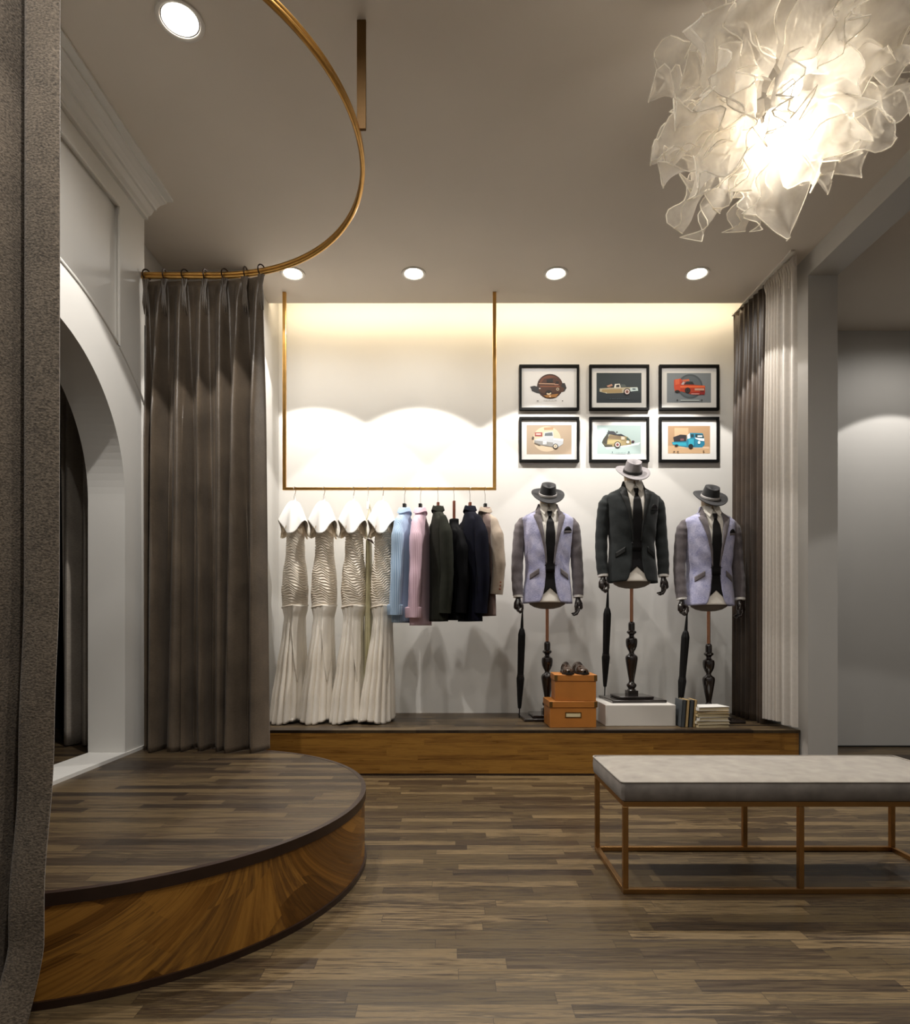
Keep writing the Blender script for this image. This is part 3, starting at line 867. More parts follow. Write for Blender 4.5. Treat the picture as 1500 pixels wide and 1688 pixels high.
wood_hanger(0.038, 1.835, 10, 'tall red-brown wooden hanger of the low black jacket', low=0.10)
garment('blazer', 0.158, 1.885, 1.06, 14, M['navy'], 'navy blazer hanging left of the beige jacket', 'jacket', 'jackets on the rack', w=1.0, d=1.15, sleeve=0.058)
wood_hanger(0.158, 1.925, 14, 'red-brown wooden hanger of the navy blazer')
garment('blazer', 0.272, 1.875, 1.10, 16, M['tan'], 'beige jacket with buttoned cuff, last garment on the right of the rack', 'jacket', 'jackets on the rack', w=0.9, d=0.8, sleeve=0.055, buttons=True, m2=M['mauve'], sleeve_z=0.10)
wood_hanger(0.272, 1.915, 16, 'black hanger of the beige jacket', black=True)
# ================================================================== dressed mannequins
JT = [  # local z, half width, half depth of the jacket
 (0.90, .190, .125), (0.97, .184, .120), (1.10, .170, .112), (1.18, .166, .110), (1.30, .177, .120), (1.42, .188, .124),
 (1.50, .197, .112), (1.54, .200, .098), (1.565, .172, .088), (1.585, .130, .080), (1.60, .098, .074), (1.625, .074, .068), (1.655, .066, .062)]
GAP = [(0.90, .080), (0.925, .064), (0.96, .053), (1.02, .042), (1.10, .034), (1.18, .029), (1.30, .036), (1.42, .052), (1.52, .066), (1.60, .069), (1.655, .068)]
NE = 2.3
def fronty(x, z, off=0.0):
    a, b = interp(JT, z)
    k = min(0.999, abs(x) / a)
    return -b * (1 - k ** NE) ** (1 / NE) - off
def patch(fx0, fx1, z0, z1, nx, nz, off):
    """cloth piece lying on the chest between two x outlines"""
    def fn(u, v):
        z = z0 + (z1 - z0) * v
        x = fx0(z) + (fx1(z) - fx0(z)) * u
        return (x, fronty(x, z, off), z)
    m = MB(); m.grid(fn, nx, nz); return m
def polypatch(cols, off, nx=8):
    """cols = [(z, xa, xb)] rows bottom to top"""
    def fn(u, v):
        k = v * (len(cols) - 1); i = min(int(k), len(cols) - 2); t = k - i
        z, xa, xb = [cols[i][j] + (cols[i + 1][j] - cols[i][j]) * t for j in range(3)]
        x = xa + (xb - xa) * u
        return (x, fronty(x, z, off), z)
    m = MB(); m.grid(fn, nx, (len(cols) - 1) * 6); return m

def hat(parent_loc, rz, sc, felt, ribbon, label):
    t = new_empty('fedora_hat', parent_loc, label, 'hat', 'fedora hats on the mannequins', rz=rz, rx=radians(31))
    t.scale = (sc,) * 3
    def brim(u, v):
        th = 2 * pi * u
        r = 0.066 + 0.060 * v
        side = abs(cos(th)) ** 2
        z = 0.020 * side * v ** 1.5 - 0.012 * max(0, -sin(th)) * v + 0.010 * max(0, sin(th)) * v ** 2
        return (r * cos(th), r * sin(th) * 1.12, z)
    MB().grid(brim, 64, 10, cu=True).build('brim', felt, t, solid=0.005, weld=False)
    def crown(u, v):
        th = 2 * pi * u
        if v < 0.72:
            w = v / 0.72
            r = 0.067 - 0.013 * w ** 1.3; z = 0.088 * w
        else:
            w = (v - 0.72) / 0.28
            r = 0.054 * (1 - w) + 0.0005
            z = 0.088 + 0.007 * sin(w * pi) - 0.026 * w ** 1.2
        fx = 1 - 0.22 * max(0, -sin(th)) ** 2 * min(1, v * 1.3)
        return (r * cos(th) * fx, r * sin(th) * 1.14, z - 0.012 * min(1, v) * max(0, -sin(th)))
    MB().grid(crown, 64, 40, cu=True).build('crown', felt, t)
    def rib(u, v):
        th = 2 * pi * u
        r = 0.0695 - 0.002 * v
        return (r * cos(th), r * sin(th) * 1.14, 0.004 + 0.020 * v)
    MB().grid(rib, 64, 3, cu=True).build('ribbon', ribbon, t, solid=0.002, weld=False)
    return t

def hand_parts(parent, side, base, fist):
    """jointed wooden hand. side -1 = photo left. base = wrist point"""
    bx, by, bz = base
    h = MB()
    # palm hangs down from the wrist, back of the hand turned outwards
    h.tube([(bx, by, bz + 0.02), (bx, by, bz - 0.005), (bx + side * 0.004, by - 0.004, bz - 0.035), (bx + side * 0.003, by - 0.008, bz - 0.068), (bx, by - 0.01, bz - 0.078)],
           [0.018, 0.020, 0.031, 0.034, 0.026], n=14, flat=0.62)
    for k in range(4):
        yy = by - 0.032 + k * 0.0165
        Lf = (0.020, 0.024, 0.022, 0.017)[k]
        p0 = Vector((bx - side * 0.001, yy, bz - 0.070))
        if fist:
            q = [p0, p0 + Vector((side * 0.006, -0.004, -Lf)), p0 + Vector((-side * 0.012, -0.006, -Lf - 0.014)), p0 + Vector((-side * 0.026, -0.004, -Lf - 0.002))]
        else:
            q = [p0, p0 + Vector((-side * 0.002, -0.006, -Lf * 1.1)), p0 + Vector((-side * 0.014, -0.012, -Lf * 1.9 - 0.004)), p0 + Vector((-side * (0.032 + 0.004 * k), -0.014, -Lf * 2.2 - 0.006))]
        rr = [0.0088, 0.0082, 0.0075, 0.006]
        h.tube(q, rr, n=10)
        for p, r in zip(q, rr): h.ball(p, r * 1.08, 10, 6)
    p0 = Vector((bx - side * 0.012, by - 0.030, bz - 0.030))
    q = [p0, p0 + Vector((-side * 0.014, -0.012, -0.022)), p0 + Vector((-side * 0.016, -0.012, -0.048)), p0 + Vector((-side * (0.016 if not fist else 0.004), -0.012, -0.066))]
    h.tube(q, [0.0105, 0.0095, 0.0085, 0.0065], n=10)
    for p in q[1:]: h.ball(p, 0.0088, 10, 6)
    return h.build('hand', M['handw'], parent)

def mannequin(loc, rz, cloth, trim, label, hatspec, sc=1.0):
    t = new_empty('mannequin', loc, label, 'mannequin', 'dressed tailor mannequins', rz=rz)
    t.scale = (sc,) * 3
    # base plate, turned stand, pole
    MB().box((0, 0, 0.010), (0.405, 0.35, 0.020)).box((0, 0, 0.030), (0.26, 0.23, 0.018)).build('base_plate', M['turned'], t, bevel=0.005)
    pr = [(0.036, 0.075), (0.030, 0.082), (0.024, 0.088), (0.028, 0.095), (0.036, 0.105), (0.0375, 0.114), (0.033, 0.124), (0.024, 0.131), (0.020, 0.142), (0.021, 0.155), (0.027, 0.19), (0.034, 0.23), (0.041, 0.275), (0.046, 0.31), (0.046, 0.325), (0.041, 0.337), (0.030, 0.345), (0.021, 0.352), (0.018, 0.362), (0.021, 0.370), (0.030, 0.385), (0.040, 0.410), (0.0435, 0.438), (0.043, 0.455), (0.039, 0.468), (0.028, 0.474), (0.019, 0.482), (0.018, 0.492), (0.026, 0.503), (0.035, 0.510), (0.037, 0.516), (0.033, 0.524), (0.024, 0.529), (0.0245, 0.575), (0.022, 0.588), (0.014, 0.596), (0.0001, 0.598)]
    MB().box((0, 0, 0.057), (0.076, 0.076, 0.036)).lathe(pr, n=32).build('turned_stand', M['turned'], t, bevel=0.0)
    MB().tube([(0, 0, 0.59), (0, 0, 0.88)], 0.0125, n=16).build('pole', M['copper'], t)
    # canvas form: rounded bottom, neck
    MB().lathe([(0.0001, 0.845), (0.05, 0.848), (0.10, 0.860), (0.135, 0.880), (0.148, 0.905), (0.150, 0.95)], n=40, sy=0.72).build('form_base', M['formd'], t)
    MB().tube([(0, 0.005, 1.56), (0, 0.0, 1.63), (0, -0.006, 1.665), (0, -0.010, 1.715)], [0.060, 0.055, 0.056, 0.060], n=28).build('neck', M['form'], t)
    # shirt
    shirt = polypatch([(0.895, -.10, .10), (0.96, -.09, .09), (1.1, -.07, .07), (1.2, -.06, .06), (1.4, -.07, .07), (1.55, -.075, .075), (1.62, -.066, .066)], -0.006, 24)
    def band_(u, v):
        th = -pi / 2 + 0.12 + u * (2 * pi - 0.24)
        r = 0.062 + 0.010 * (1 - v)
        return (r * cos(th), r * sin(th) * 0.98 - 0.002, 1.615 + 0.048 * v - 0.012 * max(0, -sin(th)))
    shirt.grid(band_, 48, 5)
    so = shirt.build('shirt', M['shirt'], t, solid=0.003, weld=False)
    for s_ in (-1, 1):
        cp = MB().prism([(0.004 * s_, 1.622), (0.058 * s_, 1.662), (0.066 * s_, 1.60), (0.040 * s_, 1.560)], lambda u, v, w: (u, fronty(u, min(v, 1.62), 0.002) - 0.006 - 0.003 * w + (0.010 if v > 1.65 else 0), v))
        cp.build('collar_wing', M['shirt'], so, smooth=False)
    # waistcoat: dark, V opening above, pointed hem
    def vest(u, v):
        x = -0.075 + 0.15 * u
        zb_ = 1.005 - 0.95 * min(abs(x), 0.06)
        zt_ = 1.235 + abs(x) * 1.6
        z = zb_ + (zt_ - zb_) * v
        return (x, fronty(x, z, 0.001), z)
    m = MB(); m.grid(vest, 40, 30); m.build('waistcoat', M['tie'], t, solid=0.002, weld=False)
    # tie
    tc_ = [(1.12, -.034, .034), (1.30, -.037, .037), (1.42, -.036, .036), (1.50, -.028, .028), (1.535, -.014, .014), (1.55, -.010, .010)]
    tm = polypatch(tc_, 0.009, 10); tie = tm.build('tie', M['tie'], t, solid=0.004, weld=False)
    kp = [(-.017, 1.590), (.017, 1.590), (.019, 1.575), (.010, 1.545), (-.010, 1.545), (-.019, 1.575)]
    MB().prism(kp, lambda u, v, w: (u, fronty(u, v, 0.010) - 0.012 * w, v)).build('knot', M['tie'], tie, bevel=0.003)
    # jacket shell, open at the front
    def shell(u, v):
        z = 0.90 + (1.655 - 0.90) * v
        a, b = interp(JT, z)
        g = interp(GAP, z)[0]
        t0 = math.asin(min(0.999, (g / a)) ** (NE / 2))
        th = t0 + (2 * pi - 2 * t0) * u
        sx_, cy_ = sin(th), cos(th)
        x = a * math.copysign(abs(sx_) ** (2 / NE), sx_)
        y = -b * math.copysign(abs(cy_) ** (2 / NE), cy_)
        wr = 0.002 * sin(z * 42 + u * 30) * max(0, 1 - abs(z - 1.2) / 0.3)
        zz = z - 0.012 * max(0, 1 - v * 12) * abs(sx_)
        return (x * (1 + wr * 3), y - 0.004 - wr, zz)
    m = MB(); m.grid(shell, 110, 70); jk = m.build('jacket', cloth, t, solid=0.006, weld=False)
    for s_ in (-1, 1):
        P = [(0.165 * s_, 0, 1.540), (0.190 * s_, 0, 1.526), (0.208 * s_, 0, 1.485), (0.214 * s_, 0.004, 1.43), (0.224 * s_, 0.006, 1.33), (0.232 * s_, 0.004, 1.22), (0.236 * s_, -0.010, 1.12), (0.236 * s_, -0.024, 1.03), (0.232 * s_, -0.036, 0.950)]
        R = [0.022, 0.034, 0.046, 0.049, 0.047, 0.046, 0.045, 0.043, 0.041]
        Q = []; RR = []
        for i in range(len(P) - 1):
            for k in range(5):
                tt = k / 5
                Q.append(tuple(P[i][j] + (P[i + 1][j] - P[i][j]) * tt for j in range(3)))
                RR.append(R[i] + (R[i + 1] - R[i]) * tt + 0.0012 * sin(len(Q) * 1.4 + s_))
        Q.append(P[-1]); RR.append(R[-1])
        sl = MB().tube(Q, RR, n=24).build('sleeve', trim, jk)
        MB().tube([(0.232 * s_, -0.036, 0.952), (0.2315 * s_, -0.0385, 0.934)], [0.0385, 0.037], n=24).build('shirt_cuff', M['cape'], sl)
        # lapel with peak
        inn = lambda z: interp(GAP, z)[0] - 0.003
        LP = [(1.185, .030), (1.25, .040), (1.32, .053), (1.40, .072), (1.48, .095), (1.545, .118), (1.562, .120), (1.566, .108), (1.60, .098), (1.635, .082), (1.655, .074)]
        def lap(u, v, s_=s_):
            k = v * (len(LP) - 1); i = min(int(k), len(LP) - 2); tt = k - i
            z = LP[i][0] + (LP[i + 1][0] - LP[i][0]) * tt
            xo = LP[i][1] + (LP[i + 1][1] - LP[i][1]) * tt
            xi = inn(z)
            x = xi + (xo - xi) * u
            lift = 0.010 + 0.004 * sin(u * pi) - (0.006 * max(0, (z - 1.56) / 0.1))
            return (x * s_, fronty(min(x, interp(JT, z)[0] * 0.98), z, lift), z)
        m = MB(); m.grid(lap, 10, 50); m.build('lapel', trim if cloth is not M['charc'] else M['charcs'], jk, solid=0.004, weld=False)
        # hip pocket flap, slanted
        fm = M['greyw'] if cloth is M['lilac'] else M['charcs']
        def flap(u, v, s_=s_):
            x = 0.082 + 0.066 * u
            z = (1.112 - 0.045 * u) + 0.042 * v
            return (x * s_, fronty(x, z, 0.009), z)
        m = MB(); m.grid(flap, 8, 4); m.build('pocket_flap', fm, jk, solid=0.004, weld=False)
    MB().ball((-0.034, fronty(-0.034, 1.176, 0.010), 1.176), (0.0075, 0.004, 0.0075), 12, 8).build('button', M['blackpl'], jk)
    MB().box((0.040, fronty(0.04, 1.176, 0.009), 1.176), (0.016, 0.003, 0.004)).build('buttonhole', M['blackpl'], jk, smooth=False)
    # breast pocket with black handkerchief
    def bp(u, v):
        x = 0.106 + 0.068 * u; z = 1.420 + 0.020 * v + 0.008 * u
        return (x, fronty(x, z, 0.010), z)
    m = MB(); m.grid(bp, 8, 3); m.build('breast_pocket', trim if cloth is not M['charc'] else M['charcs'], jk, solid=0.003, weld=False)
    def hk(u, v):
        x = 0.108 + 0.064 * u; z = 1.436 + 0.008 * u + (0.006 + 0.026 * sin(pi * min(1, u * 1.05)) ** 0.6) * v
        return (x, fronty(x, z, 0.009) - 0.004 * sin(v * pi), z)
    m = MB(); m.grid(hk, 14, 5); m.build('handkerchief', M['tie'], jk, solid=0.004, weld=False)
    hand_parts(t, -1, (-0.2315, -0.039, 0.925), True)
    hand_parts(t, 1, (0.2315, -0.039, 0.925), False)
    R_ = Matrix.Rotation(rz, 3, 'Z')
    hl = Vector(loc) + R_ @ Vector((0.0, -0.020, 1.722)) * sc
    hat(hl, rz, sc, *hatspec)
    return t

def umbrella(top, bot, label):
    """rolled umbrella held by its handle; top = grip, bot = ferrule tip"""
    T, B = Vector(top), Vector(bot)
    L = (T - B).length
    t = new_empty('rolled_umbrella', bot, label, 'umbrella', 'rolled black umbrellas')
    d = (T - B).normalized()
    M3 = Vector((0, 0, 1)).rotation_difference(d).to_matrix()
    k = L / 0.86
    MB().lathe([(0.0001, 0), (0.004, 0.004), (0.005, 0.075 * k), (0.012, 0.085 * k)], n=14, M=M3).build('ferrule', M['blackpl'], t)
    prof = [(0.012, 0.080 * k), (0.016, 0.12 * k), (0.0255, 0.27 * k), (0.0285, 0.315 * k), (0.0225, 0.355 * k), (0.0235, 0.40 * k), (0.0275, 0.60 * k), (0.0275, 0.665 * k), (0.020, 0.700 * k), (0.012, 0.715 * k), (0.009, 0.78 * k), (0.006, 0.83 * k)]
    vs = []; n = 48
    m = MB()
    def cn(u, v):
        i = v * (len(prof) - 1); a = min(int(i), len(prof) - 2); f = i - a
        r = prof[a][0] + (prof[a + 1][0] - prof[a][0]) * f; z = prof[a][1] + (prof[a + 1][1] - prof[a][1]) * f
        th = 2 * pi * u
        r *= 1 + 0.07 * sin(8 * th + z * 9)
        return tuple(M3 @ Vector((r * cos(th), r * sin(th), z)))
    m.grid(cn, 64, 66, cu=True); m.build('canopy', M['umb'], t)
    hp = [M3 @ Vector((0, 0, 0.82 * k)), M3 @ Vector((0, 0, L)), M3 @ Vector((0, 0, L + 0.015))]
    MB().tube(hp, [0.006, 0.007, 0.007], n=12).build('handle', M['blackpl'], t)
    MB().lathe([(0.0265, 0.33 * k), (0.0268, 0.345 * k)], n=24, M=M3).build('strap', M['blackpl'], t)
    return t

BOXT = PLAT + 0.152
mannequin((0.762, 4.80, PLAT + 0.001), radians(2), M['lilac'], M['greyw'], 'mannequin in lilac-blue jacket with dark sleeves, standing behind the orange boxes', (M['hatd'], M['bandl'], 'charcoal fedora with pale ribbon on the mannequin behind the orange boxes'))
mannequin((1.387, 4.70, BOXT + 0.001), radians(3), M['charc'], M['charc'], 'tallest mannequin, in a charcoal black suit jacket, standing on the white box', (M['hatg'], M['bandd'], 'lilac-grey fedora with dark ribbon on the tallest mannequin'))
mannequin((1.964, 4.68, PLAT + 0.001), radians(4), M['lilac'], M['greyw'], 'mannequin in lilac-blue jacket with dark sleeves, beside the brown drape', (M['hatd'], M['bandl'], 'charcoal fedora with pale ribbon on the mannequin beside the brown drape'), sc=0.975)
def gp(lx, ly, lz, base, rz):
    v = Matrix.Rotation(rz, 3, 'Z') @ Vector((lx, ly, lz)); return tuple(Vector(base) + v)
umbrella(gp(-0.203, -0.068, 0.842, (0.762, 4.80, PLAT), radians(2)), (0.545, 4.80, PLAT + 0.001), 'rolled black umbrella held by the mannequin behind the orange boxes')
umbrella(gp(-0.203, -0.068, 0.842, (1.387, 4.70, BOXT), radians(3)), (1.200, 4.77, BOXT + 0.023), 'rolled black umbrella resting on the stand of the tallest mannequin')
umbrella(gp(-0.198, -0.066, 0.821, (1.964, 4.68, PLAT), radians(4)), (1.735, 4.66, PLAT + 0.001), 'rolled black umbrella reaching down behind the upright books')

# ---- white riser box
wb = MB().b2(-0.2515, 0.2515, 0, 0.44, 0, 0.152).build('riser_box', M['whitebox'], bevel=0.004)
wb.location = (1.3705, 4.424, PLAT); tag(wb, 'low white box plinth under the tallest mannequin', 'plinth')

# ---- cardboard boxes
def carton(loc, rz, w, d, h, label, labelplate):
    t = new_empty('storage_box', loc, label, 'box', 'orange storage boxes', rz=rz)
    MB().box((0, 0, (h - 0.03) / 2 + 0.0), (w, d, h - 0.03)).build('box_body', M['card'], t, bevel=0.002)
    MB().box((0, 0, h - 0.0225), (w + 0.012, d + 0.012, 0.045)).build('lid', M['card'], t, bevel=0.003)
    for s_ in (-1, 1):
        MB().box((s_ * (w / 2 - 0.004), -(d / 2 + 0.0065), h - 0.0225), (0.022, 0.003, 0.040)).build('metal_corner', M['plate'], t, smooth=False)
    if labelplate:
        y = -(d / 2 + 0.002)
        p = MB()
        p.box((0, y, h * 0.48 + 0.016), (0.112, 0.004, 0.006)).box((0, y, h * 0.48 - 0.016), (0.112, 0.004, 0.006)).box((-0.054, y, h * 0.48), (0.006, 0.004, 0.036)).box((0.054, y, h * 0.48), (0.006, 0.004, 0.036))
        lp = p.build('label_holder', M['plate'], t, smooth=False)
        MB().box((0, y + 0.001, h * 0.48), (0.104, 0.001, 0.030)).build('label_card', M['paperl'], lp, smooth=False)
    return t
carton((0.872, 4.480, PLAT + 0.001), radians(1), 0.325, 0.255, 0.186, 'orange-tan storage box with label holder, under the other box', True)
carton((0.900, 4.488, PLAT + 0.189), radians(-3), 0.285, 0.25, 0.183, 'orange-tan storage box stacked on top, carrying the shoes', False)

# ---- shoes
def shoe(x, rz, label):
    t = new_empty('dress_shoe', (x, 4.475, PLAT + 0.3735), label, 'shoe', 'brown dress shoes on the boxes', rz=rz)
    # length runs along -Y (toe to the viewer)
    tab = [(0.0, .026, .058), (0.10, .032, .066), (0.25, .031, .070), (0.42, .030, .066), (0.60, .036, .052), (0.78, .039, .037), (0.92, .031, .029), (1.0, .012, .018)]
    def up(u, v):
        w, h = interp(tab, v)
        y = 0.115 - 0.235 * v
        th = pi * u
        xx = w * cos(th) * (1 if v < 0.99 else 0.6); zz = 0.012 + h * max(0, sin(th)) ** 0.85
        return (xx, y, zz)
    m = MB(); m.grid(up, 28, 44); m.build('upper', M['shoe'], t, solid=0.002)
    def so(u, v):
        w, h = interp(tab, v)
        return ((w + 0.004) * (2 * u - 1), 0.118 - 0.243 * v, 0.013)
    m = MB()
    pts = [((interp(tab, k / 24)[0] + 0.004), 0.118 - 0.243 * k / 24) for k in range(25)]
    poly = pts + [(-a, b) for a, b in pts[::-1]]
    m.prism(poly, lambda u, v, w: (u, v, 0.001 + 0.012 * w)); m.build('sole', M['sole'], t, smooth=False)
    l = MB()
    for k in range(4):
        v = 0.38 + 0.07 * k
        w, h = interp(tab, v); y = 0.115 - 0.235 * v
        l.tube([(-0.014, y, 0.012 + h * 0.93), (0, y - 0.003, 0.015 + h * 1.01), (0.014, y, 0.012 + h * 0.93)], 0.002, n=6)
    l.build('laces', M['sole'], t)
    return t
shoe(0.852, radians(-3), 'left one of two brown leather dress shoes on the top box')
shoe(0.948, radians(5), 'right one of two brown leather dress shoes on the top box')

# ---- books
BC = {'tan': mat('tan_book_cloth', 'b59a6b', 0.7), 'slate': mat('slate_book_cloth', '43474a', 0.7), 'cream': mat('cream_book_cover', 'd9d0ba', 0.6), 'white': mat('white_book_cover', 'e4e2dc', 0.5), 'beige': mat('beige_book_cover', 'c4b48f', 0.65)}
PAGE = mat('book_pages', 'b9ab8c', 0.9, var=0.1, vscale=200)
def book(loc, size, cover, label, group, rz=0.0, ry=0.0, upright=False):
    """flat: size = (w, d, th). pages show on three sides"""
    w, d, th = size
    t = new_empty('book', loc, label, 'book', group, rz=rz, ry=ry)
    def bx(mb, c, s):
        if upright: mb.box((c[2], c[1], c[0] + w / 2), (s[2], s[1], s[0]))
        else: mb.box((c[0], c[1], c[2] + th / 2), s)
    c_ = MB()
    bx(c_, (0, 0, th / 2 - 0.0015), (w, d, 0.003)); bx(c_, (0, 0, -th / 2 + 0.0015), (w, d, 0.003))
    if upright: bx(c_, (0, -d / 2 + 0.0015, 0), (w, 0.003, th))
    else: bx(c_, (-w / 2 + 0.0015, 0, 0), (0.003, d, th))
    c_.build('cover', BC[cover], t, smooth=False)
    p_ = MB()
    bx(p_, (0.001, 0.001, 0), (w - 0.010, d - 0.008, th - 0.0062)); p_.build('pages', PAGE, t, smooth=False)
    return t
ux = 1.636
y_u = 4.44
ups = [('slate', 0.030, 'slate upright book closest to the white box'), ('tan', 0.024, 'tan upright book right of the first slate one'), ('slate', 0.030, 'slate upright book between two tan ones'), ('tan', 0.022, 'tan upright book leaning nearest the flat stack'), ]
for i, (c, th, lb) in enumerate(ups):
    book((ux + th / 2, y_u, PLAT + 0.003), (0.190, 0.14, th - 0.002), c, lb, 'upright books on the platform', ry=radians(4), upright=True)
    ux += th
z = PLAT + 0.001
stk = [('beige', .024, .235, 3, 'beige book at the bottom of the flat stack'), ('cream', .022, .24, -2, 'cream book second from the bottom of the flat stack'), ('white', .026, .225, 4, 'white book in the middle of the flat stack'), ('beige', .020, .235, 1, 'beige book resting on the middle white one'), ('tan', .020, .23, -3, 'tan book just under the topmost book of the stack'), ('white', .026, .235, 5, 'white book lying on top of the flat stack')]
for c, th, w, a, lb in stk:
    book((1.855, 4.425, z), (w, 0.15, th), c, lb, 'flat stack of books', rz=radians(a + 4))
    z += th + 0.0015
# ================================================================== framed car pictures
AC = {}
def ac(c):
    if c not in AC: AC[c] = mat('print_ink_' + c, c, rough=0.6)
    return AC[c]
def ell(cx, cy, rx, ry, n=32, a0=0, a1=360):
    return [(cx + rx * cos(radians(a0 + (a1 - a0) * k / n)), cy + ry * sin(radians(a0 + (a1 - a0) * k / n))) for k in range(n + (0 if a1 - a0 >= 360 else 1))]
def rect(a, b, c, d): return [(a, b), (c, b), (c, d), (a, d)]
def picture(col, row, label, bg, bgrect, shapes):
    cx = (905 + 115 * col - 740) / 200.8 ; x0 = (855.9 + 115.1 * col - 740) / 200.8; x1 = (954.2 + 115.1 * col - 740) / 200.8
    yt, yb_ = ((602.2, 676.6) if row == 0 else (688.2, 762))
    zc = CAMZ + (1031 - (yt + yb_) / 2) / 200.8; w = x1 - x0; h = (yb_ - yt) / 200.8
    t = new_empty('framed_picture', ((x0 + x1) / 2, YB - 0.001, zc), label, 'picture', 'framed car pictures on the back wall')
    f = MB(); e = 0.0185
    f.b2(-w/2, w/2, -0.026, 0, h/2 - e, h/2).b2(-w/2, w/2, -0.026, 0, -h/2, -h/2 + e).b2(-w/2, -w/2 + e, -0.026, 0, -h/2 + e, h/2 - e).b2(w/2 - e, w/2, -0.026, 0, -h/2 + e, h/2 - e)
    f.build('frame', M['fframe'], t, smooth=False)
    MB().b2(-w/2 + e, w/2 - e, -0.010, -0.002, -h/2 + e, h/2 - e).build('mat_board', M['matb'], t, smooth=False)
    oy = 605 if row == 0 else 587
    mats = []; mb = MB()
    def fn(d):
        return lambda u, v, w_: ((u - 750) / 1330 * w, -0.0102 - 0.0003 * d - 0.0002 * w_, (oy - v) / 1008 * h)
    allsh = [(bg, rect(*bgrect))] + shapes
    for d, (c, poly) in enumerate(allsh):
        m = ac(c)
        if m not in mats: mats.append(m)
        mb.cur = mats.index(m)
        mb.prism(poly, fn(d))
    mb.build('print', mats, t, smooth=False, weld=False)
def text_marks(x0, x1, y, c, n=9):
    L = (x1 - x0) / n
    return [(c, rect(x0 + k * L, y, x0 + k * L + L * (0.55 + 0.3 * (k % 2)), y + 12)) for k in range(n)]
def wheel(x, y, r, c='d9cfc8', hub='8c3b32'):
    return [('100c0c', ell(x, y, r, r * 1.02)), (c, ell(x, y, r * 0.72, r * 0.75)), (hub, ell(x, y, r * 0.42, r * 0.44))]
picture(0, 0, 'black-framed picture of a dark car over a brown disc, top left of the six', 'dcdcdc', (190, 180, 1300, 1040),
  [('3b2017', ell(770, 575, 290, 280)), ('6a3a22', ell(770, 500, 230, 170)), ('4a281a', [(500, 590), (640, 400), (880, 370), (1010, 420), (1050, 590)]),
   ('2b2b2e', [(325, 580), (420, 560), (540, 590), (560, 740), (460, 720), (370, 680)]), ('26262a', [(1040, 500), (1100, 500), (1140, 610), (1090, 690), (980, 700)]),
   ('4b2c1c', [(510, 540), (960, 540), (1090, 620), (1060, 700), (620, 740), (520, 680)]), ('7d4a30', [(540, 560), (980, 560), (990, 590), (560, 590)]), ('c9a287', [(520, 505), (880, 512), (880, 530), (520, 522)]),
   ('141010', [(690, 420), (830, 400), (840, 490), (700, 490)]), ('141010', [(900, 460), (970, 470), (960, 520), (905, 515)]),
   ('b88a78', rect(870, 525, 960, 545)), ('201510', ell(740, 720, 75, 60)), ('d8c4a8', ell(740, 715, 60, 50, 16, 10, 150) + ell(740, 705, 38, 28, 16, 150, 10)),
   ('c9b9a0', ell(940, 640, 32, 32)), ('22180f', ell(940, 640, 18, 18)), ('9c6a32', [(620, 780), (960, 740), (900, 820), (700, 830)]), ('f0dcb8', ell(770, 800, 18, 14)), ('e8e4e0', ell(540, 625, 18, 12))] + text_marks(630, 930, 885, '8a8a8a') + [('555555', ell(495, 905, 22, 10)), ('444444', ell(1045, 905, 16, 10))])
picture(1, 0, 'black-framed picture of a cream pickup on dark teal, top middle of the six', '1d2c31', (250, 272, 1252, 940),
  [('16232b', [(250, 700), (1252, 720), (1252, 940), (250, 940)]), ('b9b096', [(320, 620), (640, 600), (1150, 590), (1180, 620), (1130, 640), (1180, 670), (1010, 690), (820, 720), (480, 730), (320, 690)]),
   ('a08a60', [(380, 640), (820, 630), (820, 715), (500, 725), (360, 690)]), ('e8e6dc', [(640, 605), (660, 520), (770, 515), (790, 600)]), ('262a2c', [(680, 595), (690, 540), (760, 535), (765, 590)]),
   ('4a5450', [(790, 595), (790, 530), (880, 530), (920, 590)]), ('c4d6d8', [(1000, 600), (1160, 595), (1180, 670), (1000, 690)]), ('344a52', [(1050, 620), (1120, 625), (1120, 650), (1050, 650)]),
   ('b78a70', [(480, 560), (590, 520), (610, 560), (560, 600), (490, 590)]), ('3a2420', [(520, 585), (610, 560), (590, 600)])] + wheel(930, 695, 75, 'd8c8c4', '7a4a3c') + [('d8d4c0', [(440, 710), (480, 715), (470, 740)])] + text_marks(540, 1000, 850, '3c4c58'))
